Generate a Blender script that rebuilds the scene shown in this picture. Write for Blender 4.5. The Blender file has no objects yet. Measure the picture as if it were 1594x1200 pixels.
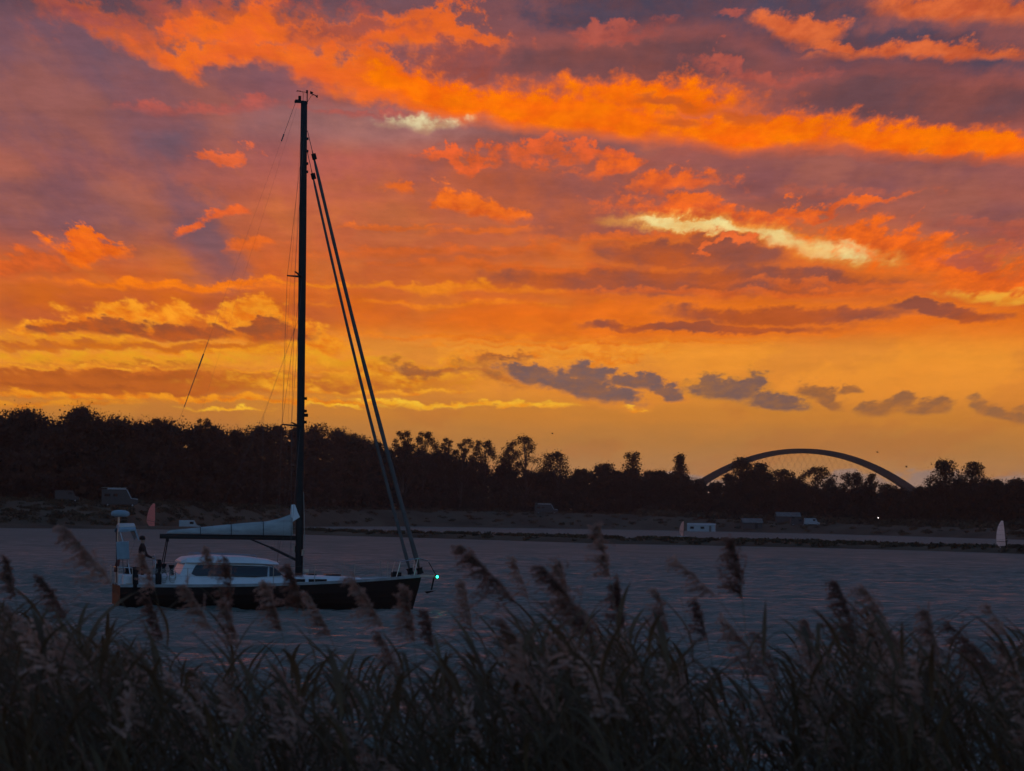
import bpy, bmesh, math, random
import numpy as np
from mathutils import Vector, Matrix, Euler, noise as mnoise

S = bpy.context.scene
COL = S.collection
R = math.radians
random.seed(7)
rng = np.random.default_rng(11)

# ------------------------------------------------------------------ camera
W0, H0 = 1594.0, 1200.0          # size of the photograph in pixels
F = 4350.0                       # focal length in photograph pixels (a long phone lens)
EYE = 3.33                       # eye height above the water, metres
YH = 808.0                       # row of the true horizon at the middle column
ROLL = R(0.9)
PITCH = math.atan((YH - H0 / 2) / F)
cam_d = bpy.data.cameras.new("camera")
cam = bpy.data.objects.new("camera", cam_d)
COL.objects.link(cam)
cam_d.sensor_width = 36.0
cam_d.lens = 36.0 * F / W0
cam_d.clip_start = 0.5
cam_d.clip_end = 60000.0
M_CAM = Matrix.Rotation(math.pi / 2 + PITCH, 4, 'X') @ Matrix.Rotation(ROLL, 4, 'Z')
M_CAM.translation = Vector((0, 0, EYE))
cam.matrix_world = M_CAM
cam_d.dof.use_dof = True
cam_d.dof.focus_distance = 100.0
cam_d.dof.aperture_fstop = 4.5
S.camera = cam
R_CAM = M_CAM.to_3x3()

def ray(px, py):
    return (R_CAM @ Vector(((px - W0 / 2) / F, (H0 / 2 - py) / F, -1.0))).normalized()

def at(px, py, dist):
    """point on the ray of a photograph pixel whose ground distance (world y) is dist"""
    d = ray(px, py)
    return Vector((0, 0, EYE)) + d * (dist / d.y)

def onz(px, py, z=0.0):
    d = ray(px, py)
    return Vector((0, 0, EYE)) + d * ((z - EYE) / d.z)

def sl(r, g, b):
    f = lambda c: (c / 255 / 12.92) if c / 255 <= 0.04045 else ((c / 255 + 0.055) / 1.055) ** 2.4
    return (f(r), f(g), f(b), 1.0)

# ------------------------------------------------------------------ colour management
S.view_settings.view_transform = 'Standard'
S.view_settings.look = 'None'
EXPOSURE = 2.0                   # the phone exposed for the dusk
S.view_settings.exposure = EXPOSURE
S.view_settings.gamma = 1.0
S.cycles.use_denoising = True
S.cycles.max_bounces = 6
S.cycles.diffuse_bounces = 2
S.cycles.glossy_bounces = 3
S.cycles.transparent_max_bounces = 8
S.cycles.volume_bounces = 0
S.cycles.sample_clamp_indirect = 4.0
# ------------------------------------------------------------------ world: dusk sky with sunset clouds
SUN_AZ = R(-1.6)      # the sun has just gone down behind the trees right of the mast
SUN_EL = R(0.6)
world = bpy.data.worlds.new("World")
S.world = world
world.use_nodes = True
WT = world.node_tree
WT.nodes.clear()

class NB:
    """small helper that writes shader maths as nodes"""
    def __init__(s, t): s.t = t
    def n(s, kind, **kw):
        o = s.t.nodes.new(kind)
        for k, v in kw.items(): setattr(o, k, v)
        return o
    def put(s, sock, v):
        if isinstance(v, bpy.types.NodeSocket): s.t.links.new(v, sock)
        else: sock.default_value = v
    def m(s, op, a, b=0.0, c=None, clamp=False):
        o = s.n('ShaderNodeMath', operation=op, use_clamp=clamp)
        s.put(o.inputs[0], a); s.put(o.inputs[1], b)
        if c is not None: s.put(o.inputs[2], c)
        return o.outputs[0]
    def v(s, op, a, b=(0, 0, 0), scale=None):
        o = s.n('ShaderNodeVectorMath', operation=op)
        s.put(o.inputs[0], a); s.put(o.inputs[1], b)
        if scale is not None: s.put(o.inputs['Scale'], scale)
        return o.outputs['Value'] if op in ('LENGTH', 'DOT_PRODUCT') else o.outputs[0]
    def xyz(s, a, b, c=0.0):
        o = s.n('ShaderNodeCombineXYZ')
        s.put(o.inputs[0], a); s.put(o.inputs[1], b); s.put(o.inputs[2], c)
        return o.outputs[0]
    def step(s, x, lo, hi, a=0.0, b=1.0):
        o = s.n('ShaderNodeMapRange', interpolation_type='SMOOTHSTEP')
        for i, q in enumerate((x, lo, hi, a, b)): s.put(o.inputs[i], q)
        return o.outputs[0]
    def mix(s, f, a, b):
        o = s.n('ShaderNodeMix', data_type='RGBA', clamp_factor=True)
        s.put(o.inputs[0], f); s.put(o.inputs[6], a); s.put(o.inputs[7], b)
        return o.outputs[2]
    def noise(s, vec, scale, detail=4.0, rough=0.55, lac=2.0, dist=0.0):
        o = s.n('ShaderNodeTexNoise', noise_dimensions='2D')
        s.put(o.inputs['Vector'], vec)
        o.inputs['Scale'].default_value = scale
        o.inputs['Detail'].default_value = detail
        o.inputs['Roughness'].default_value = rough
        o.inputs['Lacunarity'].default_value = lac
        o.inputs['Distortion'].default_value = dist
        return o.outputs['Fac'], o.outputs['Color']
    def ramp(s, f, stops, interp='LINEAR'):
        o = s.n('ShaderNodeValToRGB')
        cr = o.color_ramp; cr.interpolation = interp
        while len(cr.elements) < len(stops): cr.elements.new(0.5)
        for e, (p, c) in zip(cr.elements, stops): e.position = p; e.color = c
        s.put(o.inputs[0], f)
        return o.outputs[0]

w = NB(WT)
def uv_of(px, py):
    d = ray(px, py)
    return math.atan2(d.x, d.y) * F, math.asin(d.z) * F

tc = w.n('ShaderNodeTexCoord').outputs['Generated']
sx = w.n('ShaderNodeSeparateXYZ'); w.put(sx.inputs[0], tc)
DX, DY, DZ = sx.outputs
AZ = w.m('ARCTAN2', DX, DY)
EL = w.m('ARCSINE', DZ)
U = w.m('MULTIPLY', AZ, F)
V = w.m('MULTIPLY', w.m('MAXIMUM', EL, 0.0), F)
P = w.xyz(U, V, 1.0)
# coordinates in which cloud texture is flatter and finer towards the horizon
Q = w.xyz(w.m('DIVIDE', U, w.m('MULTIPLY_ADD', V, 0.35, 170.0)),
          w.m('MULTIPLY', w.m('LOGARITHM', w.m('ADD', V, 120.0), math.e), 2.3))
nA, _ = w.noise(Q, 2.6, 6.0, 0.58)
nB, _ = w.noise(w.v('ADD', Q, (7.3, 2.1, 4.0)), 8.5, 7.0, 0.66)
nC, _ = w.noise(w.v('ADD', Q, (1.7, 9.2, 8.0)), 1.3, 4.0, 0.5)
nD, _ = w.noise(w.v('ADD', Q, (5.1, 3.3, 1.0)), 2.6, 6.0, 0.58)
nE, _ = w.noise(w.v('ADD', Q, (2.4, 8.8, 6.0)), 8.5, 6.0, 0.66)
wA = w.xyz(w.m('SUBTRACT', nD, 0.5), w.m('SUBTRACT', nA, 0.5))
wB = w.xyz(w.m('SUBTRACT', nE, 0.5), w.m('SUBTRACT', nB, 0.5))
persp = w.m('MULTIPLY_ADD', V, 0.0011, 0.35)       # cloud puffs look smaller low in the sky
PA = w.v('ADD', P, w.v('MULTIPLY', w.v('ADD', w.v('MULTIPLY', wA, (220, 130, 0)), w.v('MULTIPLY', wB, (90, 60, 0))), w.xyz(persp, persp)))
PB = w.v('ADD', P, w.v('MULTIPLY', w.v('ADD', w.v('MULTIPLY', wA, (130, 50, 0)), w.v('MULTIPLY', wB, (60, 36, 0))), w.xyz(persp, persp)))
PS = w.v('ADD', P, w.v('MULTIPLY', wA, (160, 40, 0)))
WARPS = {'A': PA, 'B': PB, 'S': PS}
dA = w.step(nA, 0.32, 0.68)
dB = w.step(nB, 0.30, 0.70)

# clear evening sky by height above the horizon
VMAX = 4500.0
stops = [(808, (183, 142, 112)), (762, (190, 142, 98)), (722, (184, 130, 78)), (685, (186, 125, 62)), (640, (206, 130, 48)),
         (595, (238, 147, 48)), (545, (242, 150, 46)), (490, (228, 110, 26)), (430, (208, 97, 42)), (350, (194, 98, 62)),
         (255, (180, 94, 82)), (170, (156, 90, 92)), (90, (134, 84, 90)), (0, (106, 80, 92)), (-150, (84, 80, 100)), (-500, (74, 90, 118)), (-1900, (84, 108, 140)), (-3500, (94, 120, 150))]
sky = w.ramp(w.m('DIVIDE', V, VMAX), [((808 - y) / VMAX if y < 808 else 0.0, sl(*c)) for y, c in stops], 'EASE')
# loose cloud texture that also carries on outside the picture
out_m = w.step(w.m('ABSOLUTE', U), 800.0, 1300.0)
top_m = w.step(V, 760.0, 1050.0)
gen = w.m('MULTIPLY', w.m('MULTIPLY', w.step(nA, 0.46, 0.66), w.m('MULTIPLY', w.step(V, 1150.0, 820.0), w.step(V, 100.0, 330.0, 0.2, 1.0))), w.m('MAXIMUM', w.m('MAXIMUM', out_m, w.m('MULTIPLY', top_m, 0.6)), 0.22))
lit = w.mix(w.step(V, 150.0, 900.0), sl(238, 140, 40), sl(192, 94, 62))
sky = w.mix(gen, sky, lit)
gen2 = w.m('MULTIPLY', w.step(w.m('MULTIPLY_ADD', nB, 0.35, nC), 0.66, 0.80), w.m('MAXIMUM', w.m('MAXIMUM', out_m, w.m('MULTIPLY', top_m, 0.9)), 0.20))
sky = w.mix(gen2, sky, w.mix(w.step(V, 100.0, 900.0), sl(176, 98, 52), sl(96, 76, 88)))

calm = w.step(V, 120.0, 420.0, 0.25, 1.0)             # the clear strip above the horizon is smooth
grain = w.m('MULTIPLY_ADD', nB, 0.5, w.m('MULTIPLY_ADD', nE, 0.25, 0.62))
sky = w.mix(w.m('MULTIPLY', w.step(grain, 0.92, 1.12, 0.0, 0.16), calm), sky, w.mix(0.5, sky, lit))
sky = w.mix(w.m('MULTIPLY', w.step(grain, 1.0, 0.82, 0.0, 0.16), calm), sky, w.mix(0.5, sky, sl(120, 72, 66)))
# fine streaks drawn out along the wind, laid over all clouds
QS = w.xyz(w.m('DIVIDE', U, w.m('MULTIPLY_ADD', V, 0.7, 420.0)), w.m('MULTIPLY', w.m('LOGARITHM', w.m('ADD', V, 150.0), math.e), 4.2))
nS, _ = w.noise(w.v('ADD', QS, (3.1, 6.6, 0.0)), 5.0, 7.0, 0.66)
nT, _ = w.noise(w.v('ADD', Q, (8.1, 0.6, 0.0)), 16.0, 5.0, 0.6)
tex = w.m('MULTIPLY_ADD', w.m('ADD', w.step(nS, 0.25, 0.75, -0.10, 0.09), w.step(nT, 0.3, 0.7, -0.03, 0.03)), calm, 1.0)
SPECS = []
def cloud(strokes, c1, c2=None, soft=0.35, op=1.0, warp='B', er=0.5, det='B', rim=None):
    """a bank of cloud: strokes (x1, y1, x2, y2, half thickness) in photograph pixels, turned into sky directions"""
    ell = []
    for (x1, y1, x2, y2, b) in strokes:
        a0, a1 = uv_of(x1, y1), uv_of(x2, y2)
        L = math.hypot(a1[0] - a0[0], a1[1] - a0[1]) / 2 + b * 0.6
        th = math.atan2(a1[1] - a0[1], a1[0] - a0[0])
        ell.append(((a0[0] + a1[0]) / 2, (a0[1] + a1[1]) / 2, L, b, th))
    warm = lambda c: c if c is None or c[0] < 200 or c[2] > 96 else (c[0], c[1] + 2, c[2] * 0.74)
    c1, c2, rim = warm(c1), warm(c2), warm(rim)
    SPECS.append((ell, c1, c2 or c1, soft * 0.8, op, warp, er * 0.95, det, rim))

REACH = {'A': (90, 56), 'B': (56, 25), 'S': (48, 12)}
def near(spec, box):
    """the strokes of a cloud bank that reach into a window of sky directions"""
    ell, c1, c2, soft, op, warp, er, det, rim = spec
    k = 1 + soft + er * 0.5
    out = []
    for e in ell:
        cx, cy, L, b, th = e
        hw = math.hypot(L * math.cos(th), b * math.sin(th)) * k
        hh = math.hypot(L * math.sin(th), b * math.cos(th)) * k
        p = (cy + hh) * 0.0011 + 0.4
        mx, my = REACH[warp][0] * p, REACH[warp][1] * p
        if cx + hw + mx < box[0] or cx - hw - mx > box[1] or cy + hh + my < box[2] or cy - hh - my > box[3]:
            continue
        out.append(e)
    return out

def put_cloud(g, I, sky, spec, ell):
    _, c1, c2, soft, op, warp, er, det, rim = spec
    d = None
    for (cx, cy, L, b, th) in ell:
        ct, st = math.cos(th), math.sin(th)
        ex = g.v('DOT_PRODUCT', I[warp], (ct / L, st / L, -(ct * cx + st * cy) / L))
        ey = g.v('DOT_PRODUCT', I[warp], (-st / b, ct / b, (st * cx - ct * cy) / b))
        ln = g.m('SQRT', g.m('MULTIPLY_ADD', ex, ex, g.m('MULTIPLY', ey, ey)))
        d = ln if d is None else g.m('SMOOTH_MIN', d, ln, 0.3)
    d = g.m('MULTIPLY_ADD', I['n' + det], er * 2, d)
    mask = g.step(d, 1 + soft + er, 1 - soft + er, 0.0, op)
    lo = tuple(a + (b - a) * 1.35 - 4 for a, b in zip(c1, c2)); hi = tuple(min(255, a + (a - b) * 0.25) for a, b in zip(c1, c2))
    body = g.mix(I['d' + det], sl(*[max(0, q) for q in hi]), sl(*[max(0, min(255, q)) for q in lo]))
    if rim: body = g.mix(g.step(d, 0.55 + er, 1.0 + er, 0.0, 0.9), body, sl(*rim))
    return g.mix(mask, sky, body)

def window_colour(box):
    """one window of sky as a node group: the clear sky with the cloud banks that reach into it"""
    todo = [(sp, near(sp, box)) for sp in SPECS]
    todo = [t for t in todo if t[1]]
    if not todo: return sky0
    gt = bpy.data.node_groups.new('sky_window', 'ShaderNodeTree')
    ins = [('A', 'Vector', PA), ('B', 'Vector', PB), ('S', 'Vector', PS), ('nA', 'Float', nA), ('nB', 'Float', nB), ('dA', 'Float', dA), ('dB', 'Float', dB), ('tex', 'Float', tex), ('sky', 'Color', sky0)]
    for nm, ty, _ in ins: gt.interface.new_socket(nm, in_out='INPUT', socket_type='NodeSocket' + ty)
    gt.interface.new_socket('Color', in_out='OUTPUT', socket_type='NodeSocketColor')
    g = NB(gt)
    gi, go = g.n('NodeGroupInput'), g.n('NodeGroupOutput')
    I = {nm: gi.outputs[nm] for nm, _, _ in ins}
    c = I['sky']
    for sp, e in todo: c = put_cloud(g, I, c, sp, e)
    mt_ = g.n('ShaderNodeMix', data_type='RGBA', blend_type='MULTIPLY'); mt_.inputs[0].default_value = 1.0
    cc_ = g.n('ShaderNodeCombineColor')
    for q_ in range(3): g.put(cc_.inputs[q_], I['tex'])
    g.put(mt_.inputs[6], c); g.put(mt_.inputs[7], cc_.outputs[0]); c = mt_.outputs[2]
    gt.links.new(c, go.inputs[0])
    gn = w.n('ShaderNodeGroup'); gn.node_tree = gt
    for nm, _, src in ins: w.put(gn.inputs[nm], src)
    return gn.outputs[0]

def sky_tree(us, vs, box):
    """the sky as a tree of windows, so that a ray works out only the clouds near its own direction"""
    if len(us) == 0 and len(vs) == 0:
        c = window_colour(box)
        o = w.n('ShaderNodeBackground'); w.put(o.inputs['Color'], c); o.inputs['Strength'].default_value = 2.0 ** -EXPOSURE
        return o.outputs[0]
    o = w.n('ShaderNodeMixShader')
    if len(vs) >= len(us):
        m = vs[len(vs) // 2]
        f = w.m('GREATER_THAN', V, m)
        a = sky_tree(us, [q for q in vs if q < m], (box[0], box[1], box[2], m))
        b = sky_tree(us, [q for q in vs if q > m], (box[0], box[1], m, box[3]))
    else:
        m = us[len(us) // 2]
        f = w.m('GREATER_THAN', U, m)
        a = sky_tree([q for q in us if q < m], vs, (box[0], m, box[2], box[3]))
        b = sky_tree([q for q in us if q > m], vs, (m, box[1], box[2], box[3]))
    w.put(o.inputs[0], f); w.put(o.inputs[1], a); w.put(o.inputs[2], b)
    return o.outputs[0]
# high mauve veils
cloud([(-80, 130, 330, 150, 150), (-80, 300, 260, 330, 70)], (120, 84, 94), (142, 92, 92), 0.7, 0.8, 'S', 0.3, 'A')
cloud([(215, 110, 265, 250, 60), (260, 260, 350, 430, 36)], (110, 86, 100), (128, 88, 98), 0.8, 0.75, 'S', 0.3, 'A')
cloud([(-100, -10, 480, 0, 42)], (88, 70, 84), (104, 76, 86), 0.6, 0.85, 'B', 0.7)
cloud([(420, 195, 930, 190, 36)], (150, 106, 104), (168, 118, 112), 0.7, 0.75, 'S', 0.4, 'A')
cloud([(470, 120, 640, 150, 30)], (140, 84, 84), (150, 88, 84), 0.6, 0.7, 'B', 0.4)
cloud([(740, 14, 1420, 10, 60), (1000, 70, 1680, 92, 58)], (80, 69, 86), (96, 72, 84), 0.7, 0.95, 'S', 0.35, 'B', (140, 80, 78))
cloud([(760, 95, 1250, 100, 44), (1180, 150, 1700, 165, 50)], (110, 72, 76), (130, 78, 76), 0.7, 0.95, 'S', 0.3, 'A', (160, 84, 74))
cloud([(1000, 275, 1680, 270, 56), (1420, 330, 1700, 350, 40)], (156, 92, 82), (140, 86, 86), 0.7, 0.92, 'S', 0.3, 'A')
cloud([(640, 268, 1010, 288, 56), (820, 330, 1000, 350, 30)], (152, 86, 76), (176, 92, 68), 0.6, 0.85, 'B', 0.45, 'A')
cloud([(760, 205, 1030, 215, 22)], (134, 88, 88), (150, 94, 90), 0.6, 0.85, 'A', 0.8)
# the long lit band from upper left to the right edge
cloud([(50, 40, 260, 55, 26), (220, 25, 520, 30, 24)], (176, 84, 70), (206, 92, 66), 0.6, 0.8, 'A', 0.9)
cloud([(225, 62, 440, 90, 24), (390, 80, 580, 120, 33), (500, 55, 760, 75, 27), (510, 110, 720, 160, 30), (300, 40, 480, 50, 20)], (238, 100, 50), (246, 110, 44), 0.55, 0.95, 'A', 0.8)
cloud([(600, 30, 700, 60, 16), (660, 62, 770, 72, 15), (420, 40, 560, 55, 16)], (222, 96, 60), (238, 104, 54), 0.6, 0.85, 'A', 0.9)
cloud([(470, 45, 620, 60, 14), (700, 100, 800, 110, 14)], (142, 78, 76), (160, 82, 72), 0.6, 0.75, 'A', 0.9)
cloud([(560, 115, 800, 168, 30), (700, 158, 1080, 188, 36), (880, 140, 1170, 152, 26), (1020, 188, 1340, 212, 32), (1230, 210, 1720, 230, 25)],
      (255, 118, 2), (250, 106, 14), 0.5, 1.0, 'B', 0.6, 'B', (236, 100, 40))
cloud([(990, 150, 1110, 160, 8), (1030, 182, 1090, 186, 8), (1130, 172, 1200, 180, 9)], (186, 82, 44), (206, 92, 40), 0.7, 0.7, 'B', 0.6)
cloud([(1215, 38, 1300, 44, 17), (1260, 62, 1340, 76, 10), (1310, 82, 1600, 72, 13), (1370, 2, 1640, 14, 20)], (222, 104, 76), (206, 92, 72), 0.55, 0.95, 'B', 0.8)
cloud([(1100, 112, 1260, 114, 11), (900, 45, 1010, 52, 12), (1110, 45, 1190, 45, 10)], (190, 90, 72), (170, 82, 72), 0.7, 0.75, 'A', 0.8)
# pale hole of clear sky behind the clouds
cloud([(612, 190, 716, 187, 11)], (226, 206, 158), (200, 160, 122), 0.7, 0.95, 'B', 0.7)
# middle: small lit tufts
cloud([(660, 238, 780, 248, 10), (790, 240, 900, 240, 13), (880, 235, 980, 245, 11)], (240, 98, 62), (214, 92, 66), 0.5, 0.9, 'A', 0.9)
cloud([(690, 300, 740, 315, 18), (730, 315, 815, 332, 17)], (248, 112, 40), (226, 96, 46), 0.5, 0.95, 'A', 0.9)
cloud([(690, 362, 830, 358, 6), (540, 355, 700, 350, 4)], (240, 110, 46), (220, 100, 50), 0.7, 0.7, 'B', 0.7)
cloud([(336, 246, 368, 246, 12)], (238, 104, 78), (220, 98, 80), 0.5, 0.95, 'A', 0.7)
cloud([(284, 366, 322, 344, 8), (318, 338, 386, 330, 8)], (240, 102, 60), (226, 96, 66), 0.5, 0.95, 'B', 0.8)
cloud([(352, 392, 424, 382, 8), (596, 285, 635, 290, 7)], (242, 108, 46), (226, 100, 50), 0.6, 0.85, 'B', 0.8)
cloud([(96, 390, 186, 394, 15), (140, 378, 160, 380, 8)], (252, 112, 24), (238, 100, 30), 0.5, 0.95, 'A', 0.8)
cloud([(-20, 420, 58, 412, 17), (60, 408, 92, 412, 8)], (226, 98, 50), (206, 92, 58), 0.5, 0.9, 'A', 0.9)
# right middle: lit bellies and the pale slit
cloud([(980, 330, 1240, 345, 18), (1160, 330, 1400, 312, 10), (1000, 300, 1120, 280, 18), (890, 270, 1000, 245, 16)], (246, 104, 42), (220, 92, 58), 0.55, 0.9, 'A', 0.9)
cloud([(970, 345, 1180, 360, 13), (1150, 358, 1390, 404, 20)], (246, 216, 140), (244, 190, 108), 0.6, 1.0, 'B', 0.45, 'A', (246, 156, 72))
cloud([(1290, 365, 1480, 380, 18), (1380, 400, 1640, 420, 30), (1480, 440, 1660, 445, 18)], (248, 106, 32), (222, 94, 44), 0.55, 0.95, 'A', 0.9)
cloud([(1460, 400, 1560, 390, 12), (1520, 360, 1660, 370, 14)], (168, 86, 72), (186, 90, 68), 0.6, 0.8, 'A', 0.8)
cloud([(1490, 462, 1680, 468, 9)], (244, 170, 74), (240, 150, 60), 0.6, 0.85, 'B', 0.6)
# the big mauve cloud right of the forestay and its orange belly
cloud([(640, 500, 1320, 500, 30)], (238, 110, 30), (226, 104, 34), 0.7, 0.8, 'S', 0.4, 'A')
cloud([(700, 430, 1480, 440, 30), (880, 392, 1260, 400, 26), (1060, 372, 1190, 378, 14)], (150, 82, 64), (178, 88, 50), 0.4, 0.95, 'B', 0.32, 'A', (232, 110, 38))
cloud([(1000, 488, 1430, 490, 20), (1370, 478, 1575, 494, 13), (860, 506, 1350, 512, 11)], (152, 80, 58), (180, 88, 46), 0.4, 0.95, 'B', 0.35, 'A', (244, 120, 26))
cloud([(860, 452, 1480, 456, 5), (1150, 440, 1500, 448, 5)], (234, 106, 48), (220, 98, 50), 0.8, 0.7, 'B', 0.8)
cloud([(1096, 396, 1130, 380, 6), (1120, 380, 1166, 378, 7)], (244, 110, 70), (226, 100, 66), 0.5, 0.95, 'A', 0.8)
# left: streaks, the lit cumulus and the low bars
cloud([(-120, 482, 560, 486, 34)], (204, 96, 42), (190, 90, 46), 0.6, 0.85, 'S', 0.3, 'A')
cloud([(100, 440, 420, 448, 7), (300, 443, 430, 440, 5)], (252, 126, 22), (240, 116, 28), 0.6, 0.95, 'B', 0.6)
cloud([(560, 446, 840, 450, 6), (430, 440, 560, 445, 4)], (244, 134, 36), (232, 120, 36), 0.7, 0.85, 'B', 0.6)
cloud([(15, 518, 130, 505, 15), (120, 498, 270, 498, 27), (150, 484, 190, 484, 15), (280, 493, 300, 486, 15), (330, 506, 470, 512, 27), (350, 490, 420, 484, 25), (390, 474, 410, 474, 13), (430, 523, 530, 540, 17)],
      (252, 152, 46), (240, 128, 36), 0.3, 1.0, 'B', 0.7)
cloud([(10, 532, 500, 546, 10)], (244, 150, 36), (232, 130, 32), 0.6, 0.95, 'B', 0.6)
cloud([(40, 516, 140, 510, 10), (120, 508, 225, 508, 14), (215, 516, 360, 518, 10), (365, 518, 470, 524, 15), (388, 503, 425, 505, 11)], (158, 78, 44), (186, 90, 38), 0.35, 0.95, 'B', 0.7)
cloud([(-40, 540, 230, 542, 6), (150, 540, 420, 536, 6)], (190, 92, 36), (206, 104, 34), 0.6, 0.8, 'B', 0.7)
cloud([(-40, 556, 420, 562, 9), (420, 558, 640, 566, 9)], (236, 158, 40), (240, 150, 44), 0.7, 0.9, 'B', 0.5)
cloud([(-80, 592, 440, 594, 26)], (186, 92, 30), (198, 100, 32), 0.4, 0.95, 'B', 0.4)
cloud([(340, 595, 700, 600, 16)], (214, 126, 36), (196, 104, 36), 0.7, 0.8, 'B', 0.9)
cloud([(330, 590, 480, 602, 9), (480, 572, 720, 590, 11), (640, 560, 740, 566, 6)], (242, 156, 46), (222, 126, 38), 0.6, 0.9, 'A', 0.9)
cloud([(-60, 612, 420, 622, 4.5), (220, 618, 620, 628, 4)], (248, 150, 36), (236, 128, 30), 0.6, 0.95, 'B', 0.7)
cloud([(-60, 628, 240, 626, 4)], (238, 146, 40), (222, 124, 36), 0.7, 0.8, 'B', 0.7)
cloud([(296, 635, 410, 637, 2.6), (560, 622, 700, 632, 3), (620, 632, 880, 628, 3.4), (480, 628, 560, 632, 2.6)], (255, 190, 66), (252, 172, 48), 0.7, 1.0, 'B', 0.5)
# dusky scraps drifting above the bridge
cloud([(860, 545, 1040, 556, 9.0), (800, 552, 880, 545, 9.0), (700, 560, 800, 556, 7.7)], (246, 148, 56), (236, 128, 44), 0.5, 0.9, 'A', 0.8)
cloud([(610, 568, 720, 578, 10.2), (730, 566, 830, 556, 9.0), (740, 582, 815, 588, 15.4)], (178, 96, 44), (148, 90, 56), 0.6, 0.85, 'A', 0.8)
cloud([(770, 572, 880, 590, 19), (840, 588, 995, 622, 25), (885, 572, 950, 584, 20), (945, 588, 1035, 596, 15), (1005, 604, 1070, 618, 13)], (118, 92, 90), (138, 98, 82), 0.4, 0.95, 'B', 0.5, 'B', (238, 140, 52))
cloud([(1078, 604, 1190, 610, 20.5), (1096, 592, 1120, 592, 15.4), (1156, 594, 1176, 592, 16.6), (1150, 618, 1250, 632, 17.9)], (122, 92, 84), (144, 102, 78), 0.35, 0.95, 'B', 0.6, 'B', (214, 134, 60))
cloud([(1254, 604, 1300, 616, 14.1), (1280, 620, 1316, 632, 10.2), (1310, 602, 1330, 606, 7.7)], (146, 96, 64), (170, 108, 60), 0.45, 0.9, 'B', 0.7)
cloud([(1354, 636, 1400, 628, 12.8), (1390, 618, 1422, 624, 11.5), (1416, 634, 1466, 636, 11.5)], (148, 98, 64), (172, 110, 60), 0.45, 0.9, 'B', 0.7)
cloud([(1518, 630, 1560, 642, 12.8), (1550, 646, 1600, 652, 10.2), (1590, 634, 1640, 640, 9.0)], (152, 102, 66), (174, 112, 62), 0.45, 0.9, 'B', 0.7)
cloud([(690, 629, 860, 631, 3.0), (960, 634, 1010, 636, 1.6)], (255, 178, 60), (246, 150, 44), 0.7, 0.9, 'B', 0.5)
# far grey bank on the horizon
cloud([(780, 768, 1800, 784, 22), (1278, 750, 1362, 752, 20), (1300, 742, 1330, 742, 13), (1405, 748, 1520, 750, 19), (1440, 738, 1475, 740, 9), (1535, 752, 1620, 756, 16), (985, 752, 1120, 750, 15)], (166, 138, 124), (156, 132, 122), 0.3, 0.85, 'S', 0.22)

cloud([(520, 395, 900, 388, 7), (600, 412, 980, 418, 5), (880, 372, 1060, 366, 6)], (224, 100, 48), (206, 94, 52), 0.7, 0.7, 'B', 0.8)
cloud([(480, 470, 860, 474, 4), (560, 522, 1000, 527, 4), (700, 536, 1180, 533, 3)], (244, 130, 36), (230, 112, 34), 0.8, 0.75, 'B', 0.7)
cloud([(200, 160, 470, 162, 9), (480, 172, 640, 178, 6)], (196, 92, 78), (170, 88, 82), 0.7, 0.7, 'B', 0.8)
cloud([(1120, 236, 1640, 250, 7), (1180, 300, 1420, 296, 6), (1420, 344, 1640, 352, 6)], (188, 94, 70), (170, 90, 74), 0.8, 0.6, 'B', 0.8)
cloud([(-40, 570, 300, 573, 2.5), (330, 576, 560, 580, 2.5), (560, 612, 720, 612, 3), (420, 606, 560, 612, 3)], (250, 162, 52), (238, 136, 40), 0.8, 0.85, 'B', 0.7)
cloud([(-40, 600, 200, 603, 4), (120, 583, 360, 586, 4)], (170, 84, 30), (182, 92, 32), 0.8, 0.6, 'B', 0.8)

# beyond the sunset side the sky goes over into plain blue dusk
nish = w.n('ShaderNodeTexSky', sky_type='NISHITA')
nish.sun_disc = False
nish.sun_elevation = SUN_EL
nish.sun_rotation = SUN_AZ
nish.air_density = 1.0
nish.dust_density = 1.0
nish.ozone_density = 3.0
SKY_GAIN = 0.15
dusk = w.v('MULTIPLY', nish.outputs[0], (SKY_GAIN, SKY_GAIN * 0.98, SKY_GAIN * 0.95))
away = w.m('MAXIMUM', w.step(w.m('ABSOLUTE', AZ), R(40), R(115)), w.step(EL, R(40), R(70)))
sky0 = sky
clouds = sky_tree([-420.0, 0.0, 420.0], [110.0, 170.0, 230.0, 290.0, 370.0, 460.0, 560.0, 680.0], (-1e5, 1e5, -1e5, 1e5))
bg = w.n('ShaderNodeBackground'); w.put(bg.inputs['Color'], dusk)
top = w.n('ShaderNodeMixShader')
w.put(top.inputs[0], away); w.put(top.inputs[1], clouds); w.put(top.inputs[2], bg.outputs[0])
world.cycles.sampling_method = 'MANUAL'
world.cycles.sample_map_resolution = 512
wo = w.n('ShaderNodeOutputWorld')
WT.links.new(top.outputs[0], wo.inputs['Surface'])

sun_d = bpy.data.lights.new("sun", 'SUN')
sun = bpy.data.objects.new("sun", sun_d)
COL.objects.link(sun)
sun_d.energy = 0.01
sun_d.angle = R(3.0)
sun_d.color = (1.0, 0.55, 0.25)
sdir = Vector((math.sin(SUN_AZ) * math.cos(SUN_EL), math.cos(SUN_AZ) * math.cos(SUN_EL), math.sin(SUN_EL)))
sun.rotation_euler = sdir.to_track_quat('Z', 'Y').to_euler()
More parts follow.
